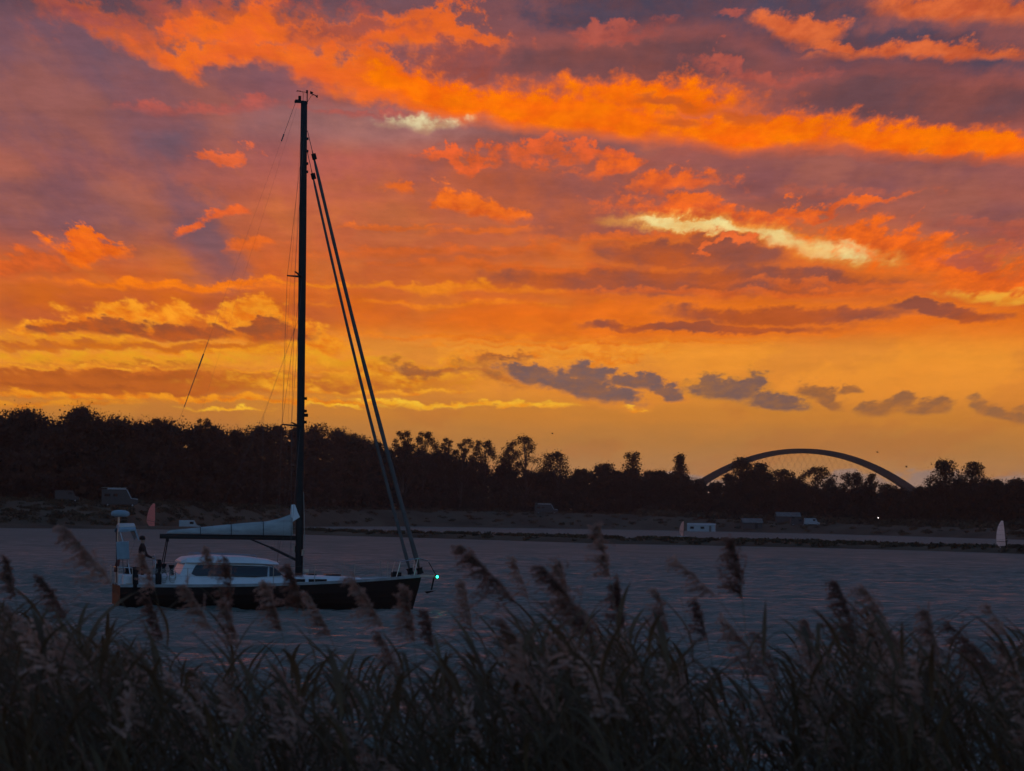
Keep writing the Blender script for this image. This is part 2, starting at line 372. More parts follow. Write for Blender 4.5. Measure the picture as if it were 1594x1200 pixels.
# ------------------------------------------------------------------ helpers
class MB:
    """collects simple shapes and links them as ONE mesh object"""
    def __init__(s): s.v = []; s.f = []; s.mi = []
    def add(s, vs, fs, mi=0):
        o = len(s.v)
        s.v += [tuple(q) for q in vs]
        s.f += [tuple(i + o for i in f) for f in fs]
        s.mi += [mi] * len(fs)
        return s
    def box(s, c, size, rot=None, mi=0):
        hx, hy, hz = [q / 2 for q in size]
        vs = [Vector((x * hx, y * hy, z * hz)) for x in (-1, 1) for y in (-1, 1) for z in (-1, 1)]
        if rot is not None: vs = [rot @ q for q in vs]
        c = Vector(c)
        return s.add([c + q for q in vs], [(0, 1, 3, 2), (4, 6, 7, 5), (0, 4, 5, 1), (2, 3, 7, 6), (0, 2, 6, 4), (1, 5, 7, 3)], mi)
    def tube(s, pts, rad, n=6, caps=True, mi=0):
        pts = [Vector(p) for p in pts]
        if not hasattr(rad, '__len__'): rad = [rad] * len(pts)
        vs, fs = [], []
        for i, p in enumerate(pts):
            t = (pts[min(i + 1, len(pts) - 1)] - pts[max(i - 1, 0)]).normalized()
            a = t.orthogonal() if i == 0 else (a0 - t * a0.dot(t))
            a = a.normalized(); a0 = a
            b = t.cross(a)
            for k in range(n):
                th = 2 * math.pi * k / n
                vs.append(p + (a * math.cos(th) + b * math.sin(th)) * rad[i])
        for i in range(len(pts) - 1):
            for k in range(n):
                fs.append((i * n + k, i * n + (k + 1) % n, (i + 1) * n + (k + 1) % n, (i + 1) * n + k))
        if caps:
            fs.append(tuple(range(n))[::-1]); fs.append(tuple((len(pts) - 1) * n + k for k in range(n)))
        return s.add(vs, fs, mi)
    def loft(s, secs, closed=True, caps=True, mi=0):
        n = len(secs[0]); vs = [q for sec in secs for q in sec]; fs = []
        for i in range(len(secs) - 1):
            for k in range(n if closed else n - 1):
                fs.append((i * n + k, (i + 1) * n + k, (i + 1) * n + (k + 1) % n, i * n + (k + 1) % n))
        if caps:
            fs.append(tuple(range(n))); fs.append(tuple((len(secs) - 1) * n + k for k in range(n))[::-1])
        return s.add(vs, fs, mi)
    def lathe(s, c, prof, n=14, mi=0):
        """prof: (radius, z)"""
        c = Vector(c)
        secs = [[c + Vector((r * math.cos(2 * math.pi * k / n), r * math.sin(2 * math.pi * k / n), z)) for k in range(n)] for r, z in prof]
        return s.loft(secs, True, True, mi)
    def build(s, name, mat, parent=None, smooth=False, bevel=0.0):
        me = bpy.data.meshes.new(name)
        me.from_pydata(s.v, [], s.f)
        mats = mat if isinstance(mat, (list, tuple)) else [mat]
        for m in mats: me.materials.append(m)
        if len(mats) > 1: me.polygons.foreach_set('material_index', s.mi)
        if smooth: me.polygons.foreach_set('use_smooth', [True] * len(me.polygons))
        me.update()
        bm = bmesh.new(); bm.from_mesh(me); bmesh.ops.recalc_face_normals(bm, faces=bm.faces); bm.to_mesh(me); bm.free()
        o = bpy.data.objects.new(name, me)
        COL.objects.link(o)
        if parent is not None: o.parent = parent
        if bevel:
            b = o.modifiers.new('bevel', 'BEVEL'); b.width = bevel; b.segments = 2; b.limit_method = 'ANGLE'
        return o

def raw(name, V_, F_, mat, parent=None, smooth=False):
    """mesh object from numpy vertices and equal-sized faces"""
    me = bpy.data.meshes.new(name)
    V_ = np.asarray(V_, dtype=np.float32); F_ = np.asarray(F_, dtype=np.int32)
    k = F_.shape[1]
    me.vertices.add(len(V_)); me.vertices.foreach_set('co', V_.ravel())
    me.loops.add(F_.size); me.loops.foreach_set('vertex_index', F_.ravel())
    me.polygons.add(len(F_)); me.polygons.foreach_set('loop_start', np.arange(0, F_.size, k, dtype=np.int32))
    if smooth: me.polygons.foreach_set('use_smooth', np.ones(len(F_), dtype=bool))
    me.update(calc_edges=True)
    me.materials.append(mat)
    if name is None: return me
    o = bpy.data.objects.new(name, me); COL.objects.link(o)
    if parent is not None: o.parent = parent
    return o

def tag(o, label=None, cat=None, group=None, kind=None):
    if label: o['label'] = label
    if cat: o['category'] = cat
    if group: o['group'] = group
    if kind: o['kind'] = kind
    return o

def empty(name, loc=(0, 0, 0), rz=0.0, parent=None):
    o = bpy.data.objects.new(name, None); COL.objects.link(o)
    o.empty_display_size = 0.2
    o.location = loc; o.rotation_euler = (0, 0, rz)
    if parent is not None: o.parent = parent
    return o

def mat(name, col, rough=0.6, metal=0.0, var=0.0, scale=3.0, bump=0.0, bscale=20.0, spec=0.5, col2=None, stretch=(1, 1, 1), emit=None, trans=0.0):
    m = bpy.data.materials.new(name); m.use_nodes = True
    t = NB(m.node_tree)
    b = m.node_tree.nodes['Principled BSDF']
    b.inputs['Roughness'].default_value = rough
    b.inputs['Metallic'].default_value = metal
    b.inputs['Specular IOR Level'].default_value = spec
    c = tuple(col) + (1.0,)
    tcn = t.n('ShaderNodeTexCoord').outputs['Object']
    vec = t.v('MULTIPLY', tcn, stretch)
    if var or col2:
        n, _ = t.noise(vec, scale, 5.0, 0.6)
        m.node_tree.nodes[-1].noise_dimensions = '3D'
        c2 = tuple(col2) + (1.0,) if col2 else tuple(q * (1 + var) for q in col) + (1.0,)
        c1 = c if col2 else tuple(q * (1 - var) for q in col) + (1.0,)
        t.put(b.inputs['Base Color'], t.mix(t.step(n, 0.3, 0.7), c1, c2))
    else:
        b.inputs['Base Color'].default_value = c
    if bump:
        n2, _ = t.noise(vec, bscale, 4.0, 0.6)
        m.node_tree.nodes[-1].noise_dimensions = '3D'
        bn = t.n('ShaderNodeBump'); bn.inputs['Strength'].default_value = bump; bn.inputs['Distance'].default_value = 0.02
        t.put(bn.inputs['Height'], n2); t.put(b.inputs['Normal'], bn.outputs[0])
    if emit:
        b.inputs['Emission Color'].default_value = tuple(emit[:3]) + (1.0,)
        b.inputs['Emission Strength'].default_value = emit[3]
    if trans:
        # thin leaf or cloth that lets some light through
        tr = t.n('ShaderNodeBsdfTranslucent'); tr.inputs['Color'].default_value = tuple(min(1, q * 1.3) for q in col) + (1.0,)
        mx = t.n('ShaderNodeMixShader'); mx.inputs[0].default_value = trans
        m.node_tree.links.new(b.outputs[0], mx.inputs[1]); m.node_tree.links.new(tr.outputs[0], mx.inputs[2])
        m.node_tree.links.new(mx.outputs[0], m.node_tree.nodes['Material Output'].inputs['Surface'])
    return m

def px_u(x):
    """horizontal angle of a photograph column, in sky pixels"""
    d = ray(x, 800.0)
    return math.atan2(d.x, d.y) * F
# ------------------------------------------------------------------ water and land
M_WATER = mat('water', (0.112, 0.130, 0.108), 0.4, spec=0.5, bump=1.0, bscale=1.9, stretch=(0.4, 1.0, 1.0))
M_WATER.node_tree.nodes['Bump'].inputs['Distance'].default_value = 0.16
M_WATER.node_tree.nodes['Principled BSDF'].inputs['IOR'].default_value = 1.33
M_GRASS = mat('dry_meadow', (0.085, 0.066, 0.044), 0.95, var=0.35, scale=0.05, stretch=(1, 0.5, 1), spec=0.1)
M_MUD = mat('bank_mud', (0.06, 0.05, 0.035), 0.9, var=0.4, scale=0.8, bump=0.5, bscale=6, spec=0.2)

_n = M_WATER.node_tree; _t = NB(_n)      # ripples too small to see far off read as a rougher surface
_far = _t.v('LENGTH', _t.n('ShaderNodeTexCoord').outputs['Object'])
_oc = _t.n('ShaderNodeTexCoord').outputs['Object']
_g1, _ = _t.noise(_t.v('MULTIPLY', _oc, (0.10, 0.42, 0.0)), 1.0, 6.0, 0.65)      # gusts roughen the water in long streaks
_g2, _ = _t.noise(_t.v('MULTIPLY', _oc, (0.55, 2.2, 0.0)), 1.0, 4.0, 0.6)
_gust = _t.m('ADD', _t.step(_g1, 0.30, 0.70, -0.15, 0.13), _t.step(_g2, 0.3, 0.7, -0.08, 0.08))
_t.put(_n.nodes['Principled BSDF'].inputs['Roughness'], _t.m('ADD', _t.step(_far, 50.0, 420.0, 0.42, 0.64), _gust))

def tab(x, pairs):
    return np.interp(x, [p[0] for p in pairs], [p[1] for p in pairs])

def waves(X, Y, sp):
    Z = np.zeros_like(X)
    r = np.random.default_rng(5)
    for lam in np.geomspace(0.35, 4.2, 50):
        th = r.normal(R(246), 0.42)                      # wind chop running to the left and a little towards the shore
        k = 2 * math.pi / lam
        a = 0.021 * lam ** 0.95 * (0.7 + 0.6 * r.random()) / (1 + (lam / 1.9) ** 3)
        att = np.clip((lam / sp - 1.6) / 2.0, 0, 1)
        ph = r.random() * 6.28
        s = np.sin(k * (X * math.cos(th) + Y * math.sin(th)) + ph + 0.8 * np.sin(0.13 * X + lam) + 0.6 * np.sin(0.09 * Y + 2 * lam))
        Z += a * att * (s + 0.25 * (s * s - 0.5))
    g = 0.75 + 0.35 * np.sin(0.05 * X + 0.4) * np.sin(0.031 * Y + 1.0)
    return Z * g

def make_water():
    d, rows = 27.0, []
    while d < 1500:
        rows.append(d)
        d += 0.22 if d < 120 else 0.22 * (d / 120) ** 1.6
    rows = np.array(rows)
    A = R(13.0); nc = 300
    az = np.linspace(-A, A, nc)
    D, AZ_ = np.meshgrid(rows, az, indexing='ij')
    X, Y = D * np.sin(AZ_), D * np.cos(AZ_)
    sp = np.maximum(np.gradient(rows)[:, None] + 0 * X, D * (2 * A / nc))
    edge = np.clip((A - np.abs(AZ_)) / R(1.0), 0, 1) * np.clip((D - 27) / 3, 0, 1) * np.clip((1500 - D) / 200, 0, 1)
    Z = waves(X, Y, sp) * edge
    V_ = np.stack([X, Y, Z], -1).reshape(-1, 3)
    nr = len(rows)
    i = np.arange(nr - 1)[:, None] * nc + np.arange(nc - 1)[None, :]
    F_ = np.stack([i, i + 1, i + nc + 1, i + nc], -1).reshape(-1, 4)
    # the rest of the sheet, out to the horizon, plain
    ring = []
    base = len(V_)
    extra_v, extra_f = [], []
    aa = np.linspace(A, 2 * math.pi - A, 40)
    for rr in (4.0, 27.0, 200.0, 1500.0):
        for a_ in aa: extra_v.append((rr * math.sin(a_), rr * math.cos(a_), 0))
    for q in range(3):
        for k in range(39):
            extra_f.append((base + q * 40 + k, base + (q + 1) * 40 + k, base + (q + 1) * 40 + k + 1, base + q * 40 + k + 1))
    b2 = base + len(extra_v)
    for rr in (1500.0, 5000.0):
        for k in range(64): extra_v.append((rr * math.sin(k / 64 * 2 * math.pi), rr * math.cos(k / 64 * 2 * math.pi), -0.001))
    for k in range(64): extra_f.append((b2 + k, b2 + (k + 1) % 64, b2 + 64 + (k + 1) % 64, b2 + 64 + k))
    V_ = np.concatenate([V_, np.array(extra_v)]); F_ = np.concatenate([F_, np.array(extra_f)])
    o = raw('water', V_, F_, M_WATER, smooth=True)
    return tag(o, 'choppy slate blue water of the sound between reeds and far shore', kind='structure')
make_water()

def shore(pairs):
    return [(px_u(x), onz(x, y).length) for x, y in pairs]
UX = lambda pairs: [(px_u(x), v) for x, v in pairs]
FRONT = shore([(-300, 820), (0, 822), (240, 824), (400, 828), (480, 833), (650, 838), (800, 843), (950, 848), (1100, 850), (1250, 853), (1400, 857), (1594, 864), (1900, 874)])
BACK = UX([(-300, 600), (200, 650), (240, 632), (300, 640), (400, 620), (480, 560), (650, 520), (800, 478), (950, 455), (1100, 466), (1250, 466), (1400, 430), (1594, 400), (1900, 370)])
FAR = UX([(-300, 560), (200, 600), (240, 636), (300, 670), (400, 750), (480, 850), (650, 1050), (1000, 1060), (1300, 930), (1594, 740), (1900, 640)])
TREES = UX([(-300, 690), (200, 695), (300, 745), (400, 850), (480, 960), (590, 1110), (700, 1170), (1000, 1170), (1300, 1040), (1594, 880), (1900, 800)])
BASEZ = UX([(-300, 5.4), (450, 5.2), (700, 6.0), (1000, 5.5), (1200, 3.6), (1594, 2.2), (1900, 2.2)])
sm = lambda t: np.clip(t, 0, 1) ** 2 * (3 - 2 * np.clip(t, 0, 1))

def fbm(X, Y, seed, f0):
    r = np.random.default_rng(seed); Z = np.zeros_like(X)
    for o in range(5):
        for k in range(4):
            th = r.random() * 6.28; f = f0 * 2 ** o * (0.7 + 0.6 * r.random())
            Z += 0.55 ** o * np.sin(f * (X * math.cos(th) + Y * math.sin(th)) + r.random() * 6.28)
    return Z / 4

def land_z(X, Y):
    X = np.asarray(X, dtype=float); Y = np.asarray(Y, dtype=float)
    D = np.hypot(X, Y); u = np.arctan2(X, Y) * F
    fr, bk, fa, tr, bz = [tab(u, q) for q in (FRONT, BACK, FAR, TREES, BASEZ)]
    n = fbm(X, Y, 3, 0.05); n2 = fbm(X, Y, 9, 0.012)
    fr = fr + 9 * n + 6 * n2; bk = bk + 10 * n2 + 5 * n
    spit = -0.5 + 1.1 * sm((D - fr) / 14) * sm((bk - D) / 16) * (1 + 0.18 * n)
    lnd = -0.5 + 1.6 * sm((D - fa) / 25) + (bz - 1.1 + 0.5) * sm((D - fa) / np.maximum(.7 * (tr - fa), 25)) * sm((D - fa) / 25)
    lnd = lnd + 0.12 * n * sm((D - fa) / 30)
    hill = 12.0 * sm((D - tr) / 110) * sm((680 - (u + 797)) / 300)
    return np.maximum(spit, lnd + hill)

def make_land():
    rows = np.concatenate([np.linspace(310, 760, 200), np.geomspace(765, 5000, 90)])
    az = np.linspace(R(-15), R(15), 360)
    D, AZ_ = np.meshgrid(rows, az, indexing='ij')
    X, Y = D * np.sin(AZ_), D * np.cos(AZ_)
    Z = land_z(X, Y)
    V_ = np.stack([X, Y, Z], -1).reshape(-1, 3)
    nc = len(az); i = np.arange(len(rows) - 1)[:, None] * nc + np.arange(nc - 1)[None, :]
    F_ = np.stack([i, i + 1, i + nc + 1, i + nc], -1).reshape(-1, 4)
    o = raw('ground', V_, F_, M_GRASS, smooth=True)
    tag(o, 'low grassy spit and far shore meadow rising to the wood', kind='structure')
make_land()

def bank_z(x, y):
    return float(np.interp(y, [-6, 4, 9, 15, 22, 28, 33], [1.75, 1.7, 0.9, 0.25, 0.05, -0.2, -0.6])) + 0.05 * math.sin(x * 1.3 + y)
def make_bank():
    xs = np.linspace(-16, 16, 80); ys = np.linspace(-6, 33, 70)
    V_ = [(x, y, bank_z(x, y)) for y in ys for x in xs]
    i = np.arange(69)[:, None] * 80 + np.arange(79)[None, :]
    F_ = np.stack([i, i + 1, i + 81, i + 80], -1).reshape(-1, 4)
    tag(raw('near_bank', V_, F_, M_MUD, smooth=True), 'muddy near bank sloping down into the reeds', kind='structure')
make_bank()
# ------------------------------------------------------------------ trees, wood and undergrowth
M_LEAF = mat('foliage', (0.05, 0.034, 0.022), 0.9, var=0.3, scale=0.25, spec=0.1, trans=0.3)
M_LEAF2 = mat('brown_foliage', (0.085, 0.046, 0.032), 0.95, var=0.2, scale=0.25, spec=0.1, trans=0.35)  # browner base colour holds the glow veil over the left wood
M_BARK = mat('bark', (0.07, 0.055, 0.045), 0.9, var=0.4, scale=2.0, bump=0.4)
M_SCRUB = mat('scrub', (0.085, 0.06, 0.036), 0.9, var=0.5, scale=0.15, spec=0.15)

def leaf_quads(C, size, r):
    """randomly turned little leaf-spray quads round centres C"""
    n = len(C)
    a = r.normal(size=(n, 3)); a /= np.linalg.norm(a, axis=1)[:, None]
    b = r.normal(size=(n, 3)); b -= a * (a * b).sum(1)[:, None]; b /= np.linalg.norm(b, axis=1)[:, None]
    s = (np.asarray(size) * (0.6 + 0.8 * r.random(n)))[:, None]
    a = a * s * 0.5; b = b * s * (0.3 + 0.25 * r.random(n))[:, None]
    V_ = np.stack([C - a, C + b * 0.9 - a * 0.1, C + a, C - b], 1).reshape(-1, 3)
    F_ = np.arange(4 * n).reshape(-1, 4)
    return V_, F_

def clump(c, rad, n, r, flat=0.8):
    p = r.normal(size=(n, 3)); p /= np.linalg.norm(p, axis=1)[:, None]
    p *= (r.random(n) ** 0.45)[:, None]
    return np.asarray(c) + p * np.array([rad, rad, rad * flat])

def tree(px, ytop, half, dist, kind, label, group='trees along the far shore', seed=0, mt=None):
    """trunk with limbs and a crown of leaf sprays gathered in separate clumps; size from the shore it stands on"""
    r = np.random.default_rng(seed * 131 + int(px))
    base = at(px, 800, dist)
    gz = float(land_z(base.x, base.y)) - 0.1
    top = at(px, ytop, dist).z
    H = top - gz; Wd = half * (1.15 if px < 900 else 1.32) * dist / F
    root = empty('tree', (base.x, base.y, gz))
    tag(root, label, 'tree', group)
    # trunk and limbs
    tb = MB()
    lean = r.normal(0, 0.03 * H)
    P_ = lambda t: Vector((lean * t * t, 0.3 * lean * t, H * t))
    tr = max(0.12, H * 0.016)
    split = {'airy': 0.92, 'round': 0.8, 'dense': 0.8, 'column': 0.92, 'cone': 0.95}[kind]
    tb.tube([P_(t) for t in np.linspace(0, split, 6)], [tr * (1.15 - 0.95 * t) for t in np.linspace(0, 1, 6)], 6)
    # crown clumps
    lo = {'airy': 0.38, 'round': 0.18, 'dense': 0.08, 'column': 0.12, 'cone': 0.05}[kind]
    nclump = {'airy': 32, 'round': 30, 'dense': 34, 'column': 24, 'cone': 30}[kind]
    cs = []
    for k in range(nclump):
        t = lo + (1 - lo) * (k + 0.5) / nclump
        s = (t - lo) / (1 - lo)
        prof = {'airy': 0.55 + 0.6 * math.sin(math.pi * min(1, s * 0.85 + 0.12)) - 0.35 * s ** 3,
                'round': math.sqrt(max(0.05, 1 - (1.9 * s - 0.9) ** 2)) if s > 0.05 else 0.5,
                'dense': math.sqrt(max(0.06, 1 - (1.6 * s - 0.62) ** 2)),
                'column': 0.75 + 0.25 * math.sin(math.pi * s) - 0.3 * s ** 4,
                'cone': 1.02 - 0.85 * s ** 1.3}[kind]
        a = k * 2.399 + r.random() * 0.8
        q = math.sqrt(r.random()) * (0.95 if kind == 'airy' else 0.8)
        rad = Wd * prof
        cr = Wd * ({'airy': 0.30, 'round': 0.42, 'dense': 0.46, 'column': 0.52, 'cone': 0.42}[kind]) * (0.75 + 0.5 * r.random()) * (0.55 + 0.45 * min(1, prof))
        c = Vector((math.cos(a) * rad * q, math.sin(a) * rad * q, H * t)) + P_(t) * 0 + Vector((lean * t * t, 0, 0))
        c.z = min(c.z, H - cr * 0.55)
        cs.append((c, cr))
        t0 = max(0.12, t - 0.12 - 0.25 * q)
        p0 = P_(min(t0, split))
        mid = p0.lerp(c, 0.55) + Vector((0, 0, 0.06 * H * (q - 0.3)))
        tb.tube([p0, mid, c], [tr * 0.42, tr * 0.26, tr * 0.10], 4)
    tb.build('trunk', M_BARK, root, smooth=True)
    pts, sizes = [], []
    dens = {'airy': 150, 'round': 190, 'dense': 210, 'column': 190, 'cone': 200}[kind]
    for c, cr in cs:
        p = clump(c, cr, dens, r, 0.75); pts.append(p); sizes.append(np.full(dens, min(0.55, cr * 0.30)))
        ns = 30                                             # sprays that break the outline
        p = clump(c, cr * 1.45, ns, r, 0.9); pts.append(p); sizes.append(np.full(ns, min(0.42, cr * 0.28)))
    V_, F_ = leaf_quads(np.concatenate(pts), np.concatenate(sizes), r)
    raw('crown', V_, F_, mt or (M_LEAF2 if r.random() < 0.4 else M_LEAF), root)
    return root

SKYLINE = [(-200, 647), (0, 644), (30, 637), (60, 642), (90, 652), (130, 640), (160, 647), (190, 656), (240, 656), (280, 664), (310, 660), (340, 671), (380, 670), (400, 666), (440, 672), (480, 664),
           (520, 672), (545, 682), (570, 686), (600, 692), (620, 695), (700, 711), (760, 725), (820, 733), (890, 737), (920, 728), (950, 728), (1000, 732), (1060, 734), (1085, 748), (1118, 750), (1150, 730), (1185, 730),
           (1210, 744), (1300, 762), (1360, 760), (1430, 764), (1470, 749), (1520, 751), (1594, 747), (1750, 743)]
def wood(name, x0, x1, step, mt, label, tiers, seed, rad=(3.4, 5.2)):
    """a wood seen as one mass: crowns standing close, tier before tier"""
    r = np.random.default_rng(seed)
    pts, sz = [], []
    for ti, (frac, dd) in enumerate(tiers):
        x = x0 + r.random() * step
        while x < x1:
            u = px_u(x)
            dist = float(tab(u, TREES)) + dd + r.normal(0, 5)
            b = at(x, 800, dist)
            gz = float(land_z(b.x, b.y))
            ty = float(tab(x, SKYLINE)) + r.normal(0, 3.0)
            top = gz + (at(x, ty, dist).z - gz) * (frac + r.normal(0, 0.03))
            cr = r.uniform(*rad)
            z = top - cr * 0.8
            c = np.array((b.x, b.y, z))
            pts.append(clump(c, cr, 330, r, 0.8)); sz.append(np.full(330, 0.85))
            pts.append(clump(c, cr * 0.7, 70, r, 0.8)); sz.append(np.full(70, 2.2))
            if frac > 0.9:                                   # fine twigs along the skyline
                n = 110
                tw = np.stack([b.x + r.normal(0, cr * 0.55, n), b.y + r.normal(0, cr * 0.4, n), top + r.gamma(1.6, 0.36, n) - 0.7], -1)
                pts.append(tw); sz.append(np.full(n, 0.34))
            zz = z - cr                                      # fill below the crown
            while zz > gz:
                pts.append(clump((b.x, b.y, zz), cr * 0.9, 90, r, 0.6)); sz.append(np.full(90, 1.6))
                zz -= cr * 0.9
            x += step * (0.7 + 0.6 * r.random())
    V_, F_ = leaf_quads(np.concatenate(pts), np.concatenate(sz), r)
    o = raw(name, V_, F_, mt)
    tag(o, label, None, None, 'stuff')
wood('wood', -170, 585, 34, M_LEAF2, 'dense dark wood on the rise along the left far shore', [(1.0, 45), (1.0, 25), (0.86, 12), (0.62, 4), (0.36, -6)], 21)
wood('thicket', 530, 1770, 22, M_LEAF, 'dark thicket filling the far shore below the single trees', [(1.0, 45), (0.97, 25), (0.8, 10), (0.55, 0), (0.3, -12)], 22, (2.6, 4.4))

def scrub():
    r = np.random.default_rng(33)
    pts, sz = [], []
    # low bushes in front of the trees and tussocks along spit and shore
    for k in range(2000):
        x = r.uniform(-120, 1720); u = px_u(x)
        tr, fa, fr, bk = [float(tab(u, q)) for q in (TREES, FAR, FRONT, BACK)]
        q = r.random()
        if q < 0.32: d = tr - r.uniform(4, 45); s = r.uniform(0.8, 2.2) * (1.3 if x > 1000 else 0.5)
        elif q < 0.8 and bk - fr > 10 and x > 440: d = r.uniform(fr + 6, bk - 8); s = r.uniform(0.25, 0.62)
        else: d = fa + r.uniform(4, 70); s = r.uniform(0.3, 1.1)
        p = at(x, 800, d); z = float(land_z(p.x, p.y))
        if z < 0.1: continue
        n = int(30 + 50 * s)
        c = clump((p.x, p.y, z + s * 0.3), s, n, r, 0.6); c[:, 0] = p.x + (c[:, 0] - p.x) * 1.8
        pts.append(c); sz.append(np.full(n, 0.45 * s + 0.08))
    V_, F_ = leaf_quads(np.concatenate(pts), np.concatenate(sz), r)
    tag(raw('undergrowth', V_, F_, M_SCRUB), 'low bushes and tussocks scattered along the far shore and spit', None, None, 'stuff')
scrub()

TL = 'trees along the far shore'
for k, (x, y, h, dd, kind, lab) in enumerate([
    (32, 640, 44, 20, 'dense', 'broad rounded tree at the far left end of the wood skyline'),
    (132, 640, 46, 20, 'dense', 'broad tree topping the wood skyline left of the sail on the bank'),
    (190, 656, 30, 25, 'dense', 'lower tree in the dip of the wood above the motorhome'),
    (238, 652, 22, 20, 'airy', 'thin-topped tree on the wood skyline straight above the pink sail'),
    (318, 652, 24, 20, 'airy', 'twiggy tree on the wood skyline below the lone backstay end'),
    (402, 664, 36, 25, 'dense', 'low broad tree on the wood skyline left of the mast'),
    (492, 661, 40, 25, 'dense', 'rounded tree on the wood skyline just right of the mast'),
    (548, 676, 28, 40, 'dense', 'small tree on the wood skyline between mast and furled foresails'),
    (626, 671, 22, -10, 'airy', 'airy tree just right of the furled foresails'),
    (657, 672, 24, 0, 'airy', 'airy tree, second to the right of the furled foresails'),
    (692, 682, 18, 10, 'airy', 'small airy tree between the foresails and the wide airy tree'),
    (716, 683, 17, 0, 'airy', 'narrow airy tree left of the wide airy tree'),
    (755, 686, 30, 20, 'airy', 'wide airy tree with sky showing through below its crown'),
    (790, 696, 16, 15, 'airy', 'small airy tree squeezed left of the tallest airy tree'),
    (819, 679, 30, 10, 'airy', 'tallest airy tree in the middle of the far shore'),
    (868, 704, 25, 5, 'round', 'round-headed tree right of the tallest airy tree'),
    (905, 730, 17, 10, 'airy', 'low wispy tree at the end of the airy row'),
    (945, 722, 20, 5, 'dense', 'dense low tree left of the columnar tree'),
    (981, 704, 15, 0, 'column', 'narrow columnar tree with a flat ragged top'),
    (1024, 734, 20, 0, 'round', 'low round tree between the columnar and the pointed tree'),
    (1060, 707, 20, 0, 'cone', 'pointed dense tree left of the arch bridge'),
    (1152, 713, 24, 0, 'dense', 'dense tree hiding the left shoulder of the bridge arch'),
    (1182, 721, 20, 5, 'dense', 'sloping dense tree just inside the left of the arch'),
    (1224, 731, 21, 0, 'round', 'round tree under the arch crown, left of the holed tree'),
    (1268, 727, 24, 0, 'airy', 'tree with sky holes under the middle of the arch'),
    (1290, 748, 10, 0, 'airy', 'small wispy tree right of the holed tree under the arch'),
    (1330, 736, 22, 0, 'airy', 'airy bush-like tree under the right half of the arch'),
    (1352, 737, 10, 5, 'column', 'thin upright tree beside the airy bush under the arch'),
    (1382, 754, 16, 0, 'round', 'low round tree by the right foot of the arch'),
    (1432, 757, 12, 0, 'round', 'tiny round tree just outside the right foot of the arch'),
    (1472, 717, 26, 0, 'dense', 'big ragged tree right of the bridge, broader of the pair'),
    (1513, 720, 16, 5, 'column', 'tall narrow tree right of the bridge, slimmer of the pair'),
    (1548, 747, 18, 0, 'round', 'low round tree right of the slim tall tree'),
    (1584, 746, 20, 0, 'round', 'low round tree at the right edge of the picture')]):
    D_ = float(tab(px_u(x), TREES)) + dd
    tree(x, y, h, D_, kind, lab, TL, k, M_LEAF2 if x < 600 else M_LEAF)
# ------------------------------------------------------------------ arch bridge far down the sound
M_STEEL = mat('bridge_steel', (0.025, 0.022, 0.02), 0.6, var=0.15, scale=0.05)
def bridge():
    D_ = 1800.0; k = D_ / F
    c = at(1252, 702, D_)
    root = empty('arch_bridge', (c.x, c.y, 0.0), R(4.0))
    tag(root, 'long steel arch bridge beyond the trees at right', 'bridge')
    top = c.z; half = 84.4; dz = 14.9
    def arch(s):
        m = MB(); secs = []
        for i in range(61):
            t = -1 + 2 * i / 60
            x = t * half; z = dz + (top - dz) * (1 - abs(t) ** 2.05)
            spread = 0.5 + 5.9 * abs(t) ** 1.6                 # the two ribs lean together at the crown
            y = s * spread
            sl_ = -(top - dz) / half * 2.05 * abs(t) ** 1.05 * (1 if t > 0 else -1)
            n = Vector((-sl_, 0, 1)).normalized()
            hh = 1.55 + 0.75 * abs(t); wd = 0.8
            secs.append([Vector((x, y - wd, z)) - n * hh, Vector((x, y + wd, z)) - n * hh, Vector((x, y + wd, z)) + n * hh, Vector((x, y - wd, z)) + n * hh])
        m.loft(secs); return m.build('arch_rib', M_STEEL, root)
    arch(-1); arch(1)
    for s in (-1, 1):
        m = MB()
        for i in range(-19, 20):
            for sg in (-1, 1):
                x0 = i * 4.1
                # hanger from the deck leans until it meets the arch
                best = None
                for q in range(0, 200):
                    zz = dz + q * 0.22; xx = x0 + sg * (zz - dz) * 0.55
                    if abs(xx) >= half: break
                    za = dz + (top - dz) * (1 - abs(xx / half) ** 2.05)
                    if zz >= za: best = (xx, zz); break
                if best and best[1] - dz > 2.5:
                    sp = 0.5 + 5.9 * abs(best[0] / half) ** 1.6
                    m.tube([(x0, s * 6.4, dz), (best[0], s * sp, best[1])], 0.035, 3, False)
        tag(m.build('hanger_cables', M_STEEL, root), kind='stuff')
    MB().box((0, 0, dz - 1.1), (600, 13, 1.6)).build('deck', M_STEEL, root)
    for x in (-298, -254, -211, -167, -124, -84, 84, 124, 167, 211, 254, 298):
        MB().box((x * 0.99, 0, (dz - 1.9) / 2 - 1), (2.6, 9, dz - 1.9 + 2)).build('pier', M_STEEL, root)
    return root
bridge()
# ------------------------------------------------------------------ sailing yacht
M_HULL = mat('dark_hull', (0.021, 0.010, 0.008), 0.6, spec=0.2, var=0.2, scale=1.0)
M_WHITE = mat('white_gelcoat', (0.66, 0.69, 0.72), 0.35, var=0.05, scale=2.0)
M_DECK = mat('pale_deck', (0.55, 0.57, 0.58), 0.7, var=0.08, scale=6.0)
M_GLASS = mat('smoked_glass', (0.012, 0.012, 0.014), 0.08, spec=0.6)
M_SPAR = mat('dark_spar', (0.020, 0.016, 0.015), 0.7, var=0.2, scale=4.0)
M_STAIN = mat('stainless', (0.42, 0.43, 0.45), 0.3, 1.0)
M_WIRE = mat('rigging_wire', (0.10, 0.09, 0.09), 0.5)
M_SAILBAG = mat('blue_grey_canvas', (0.36, 0.38, 0.38), 0.85, var=0.2, scale=1.5, stretch=(1, 1, 4), bump=0.3, bscale=6)
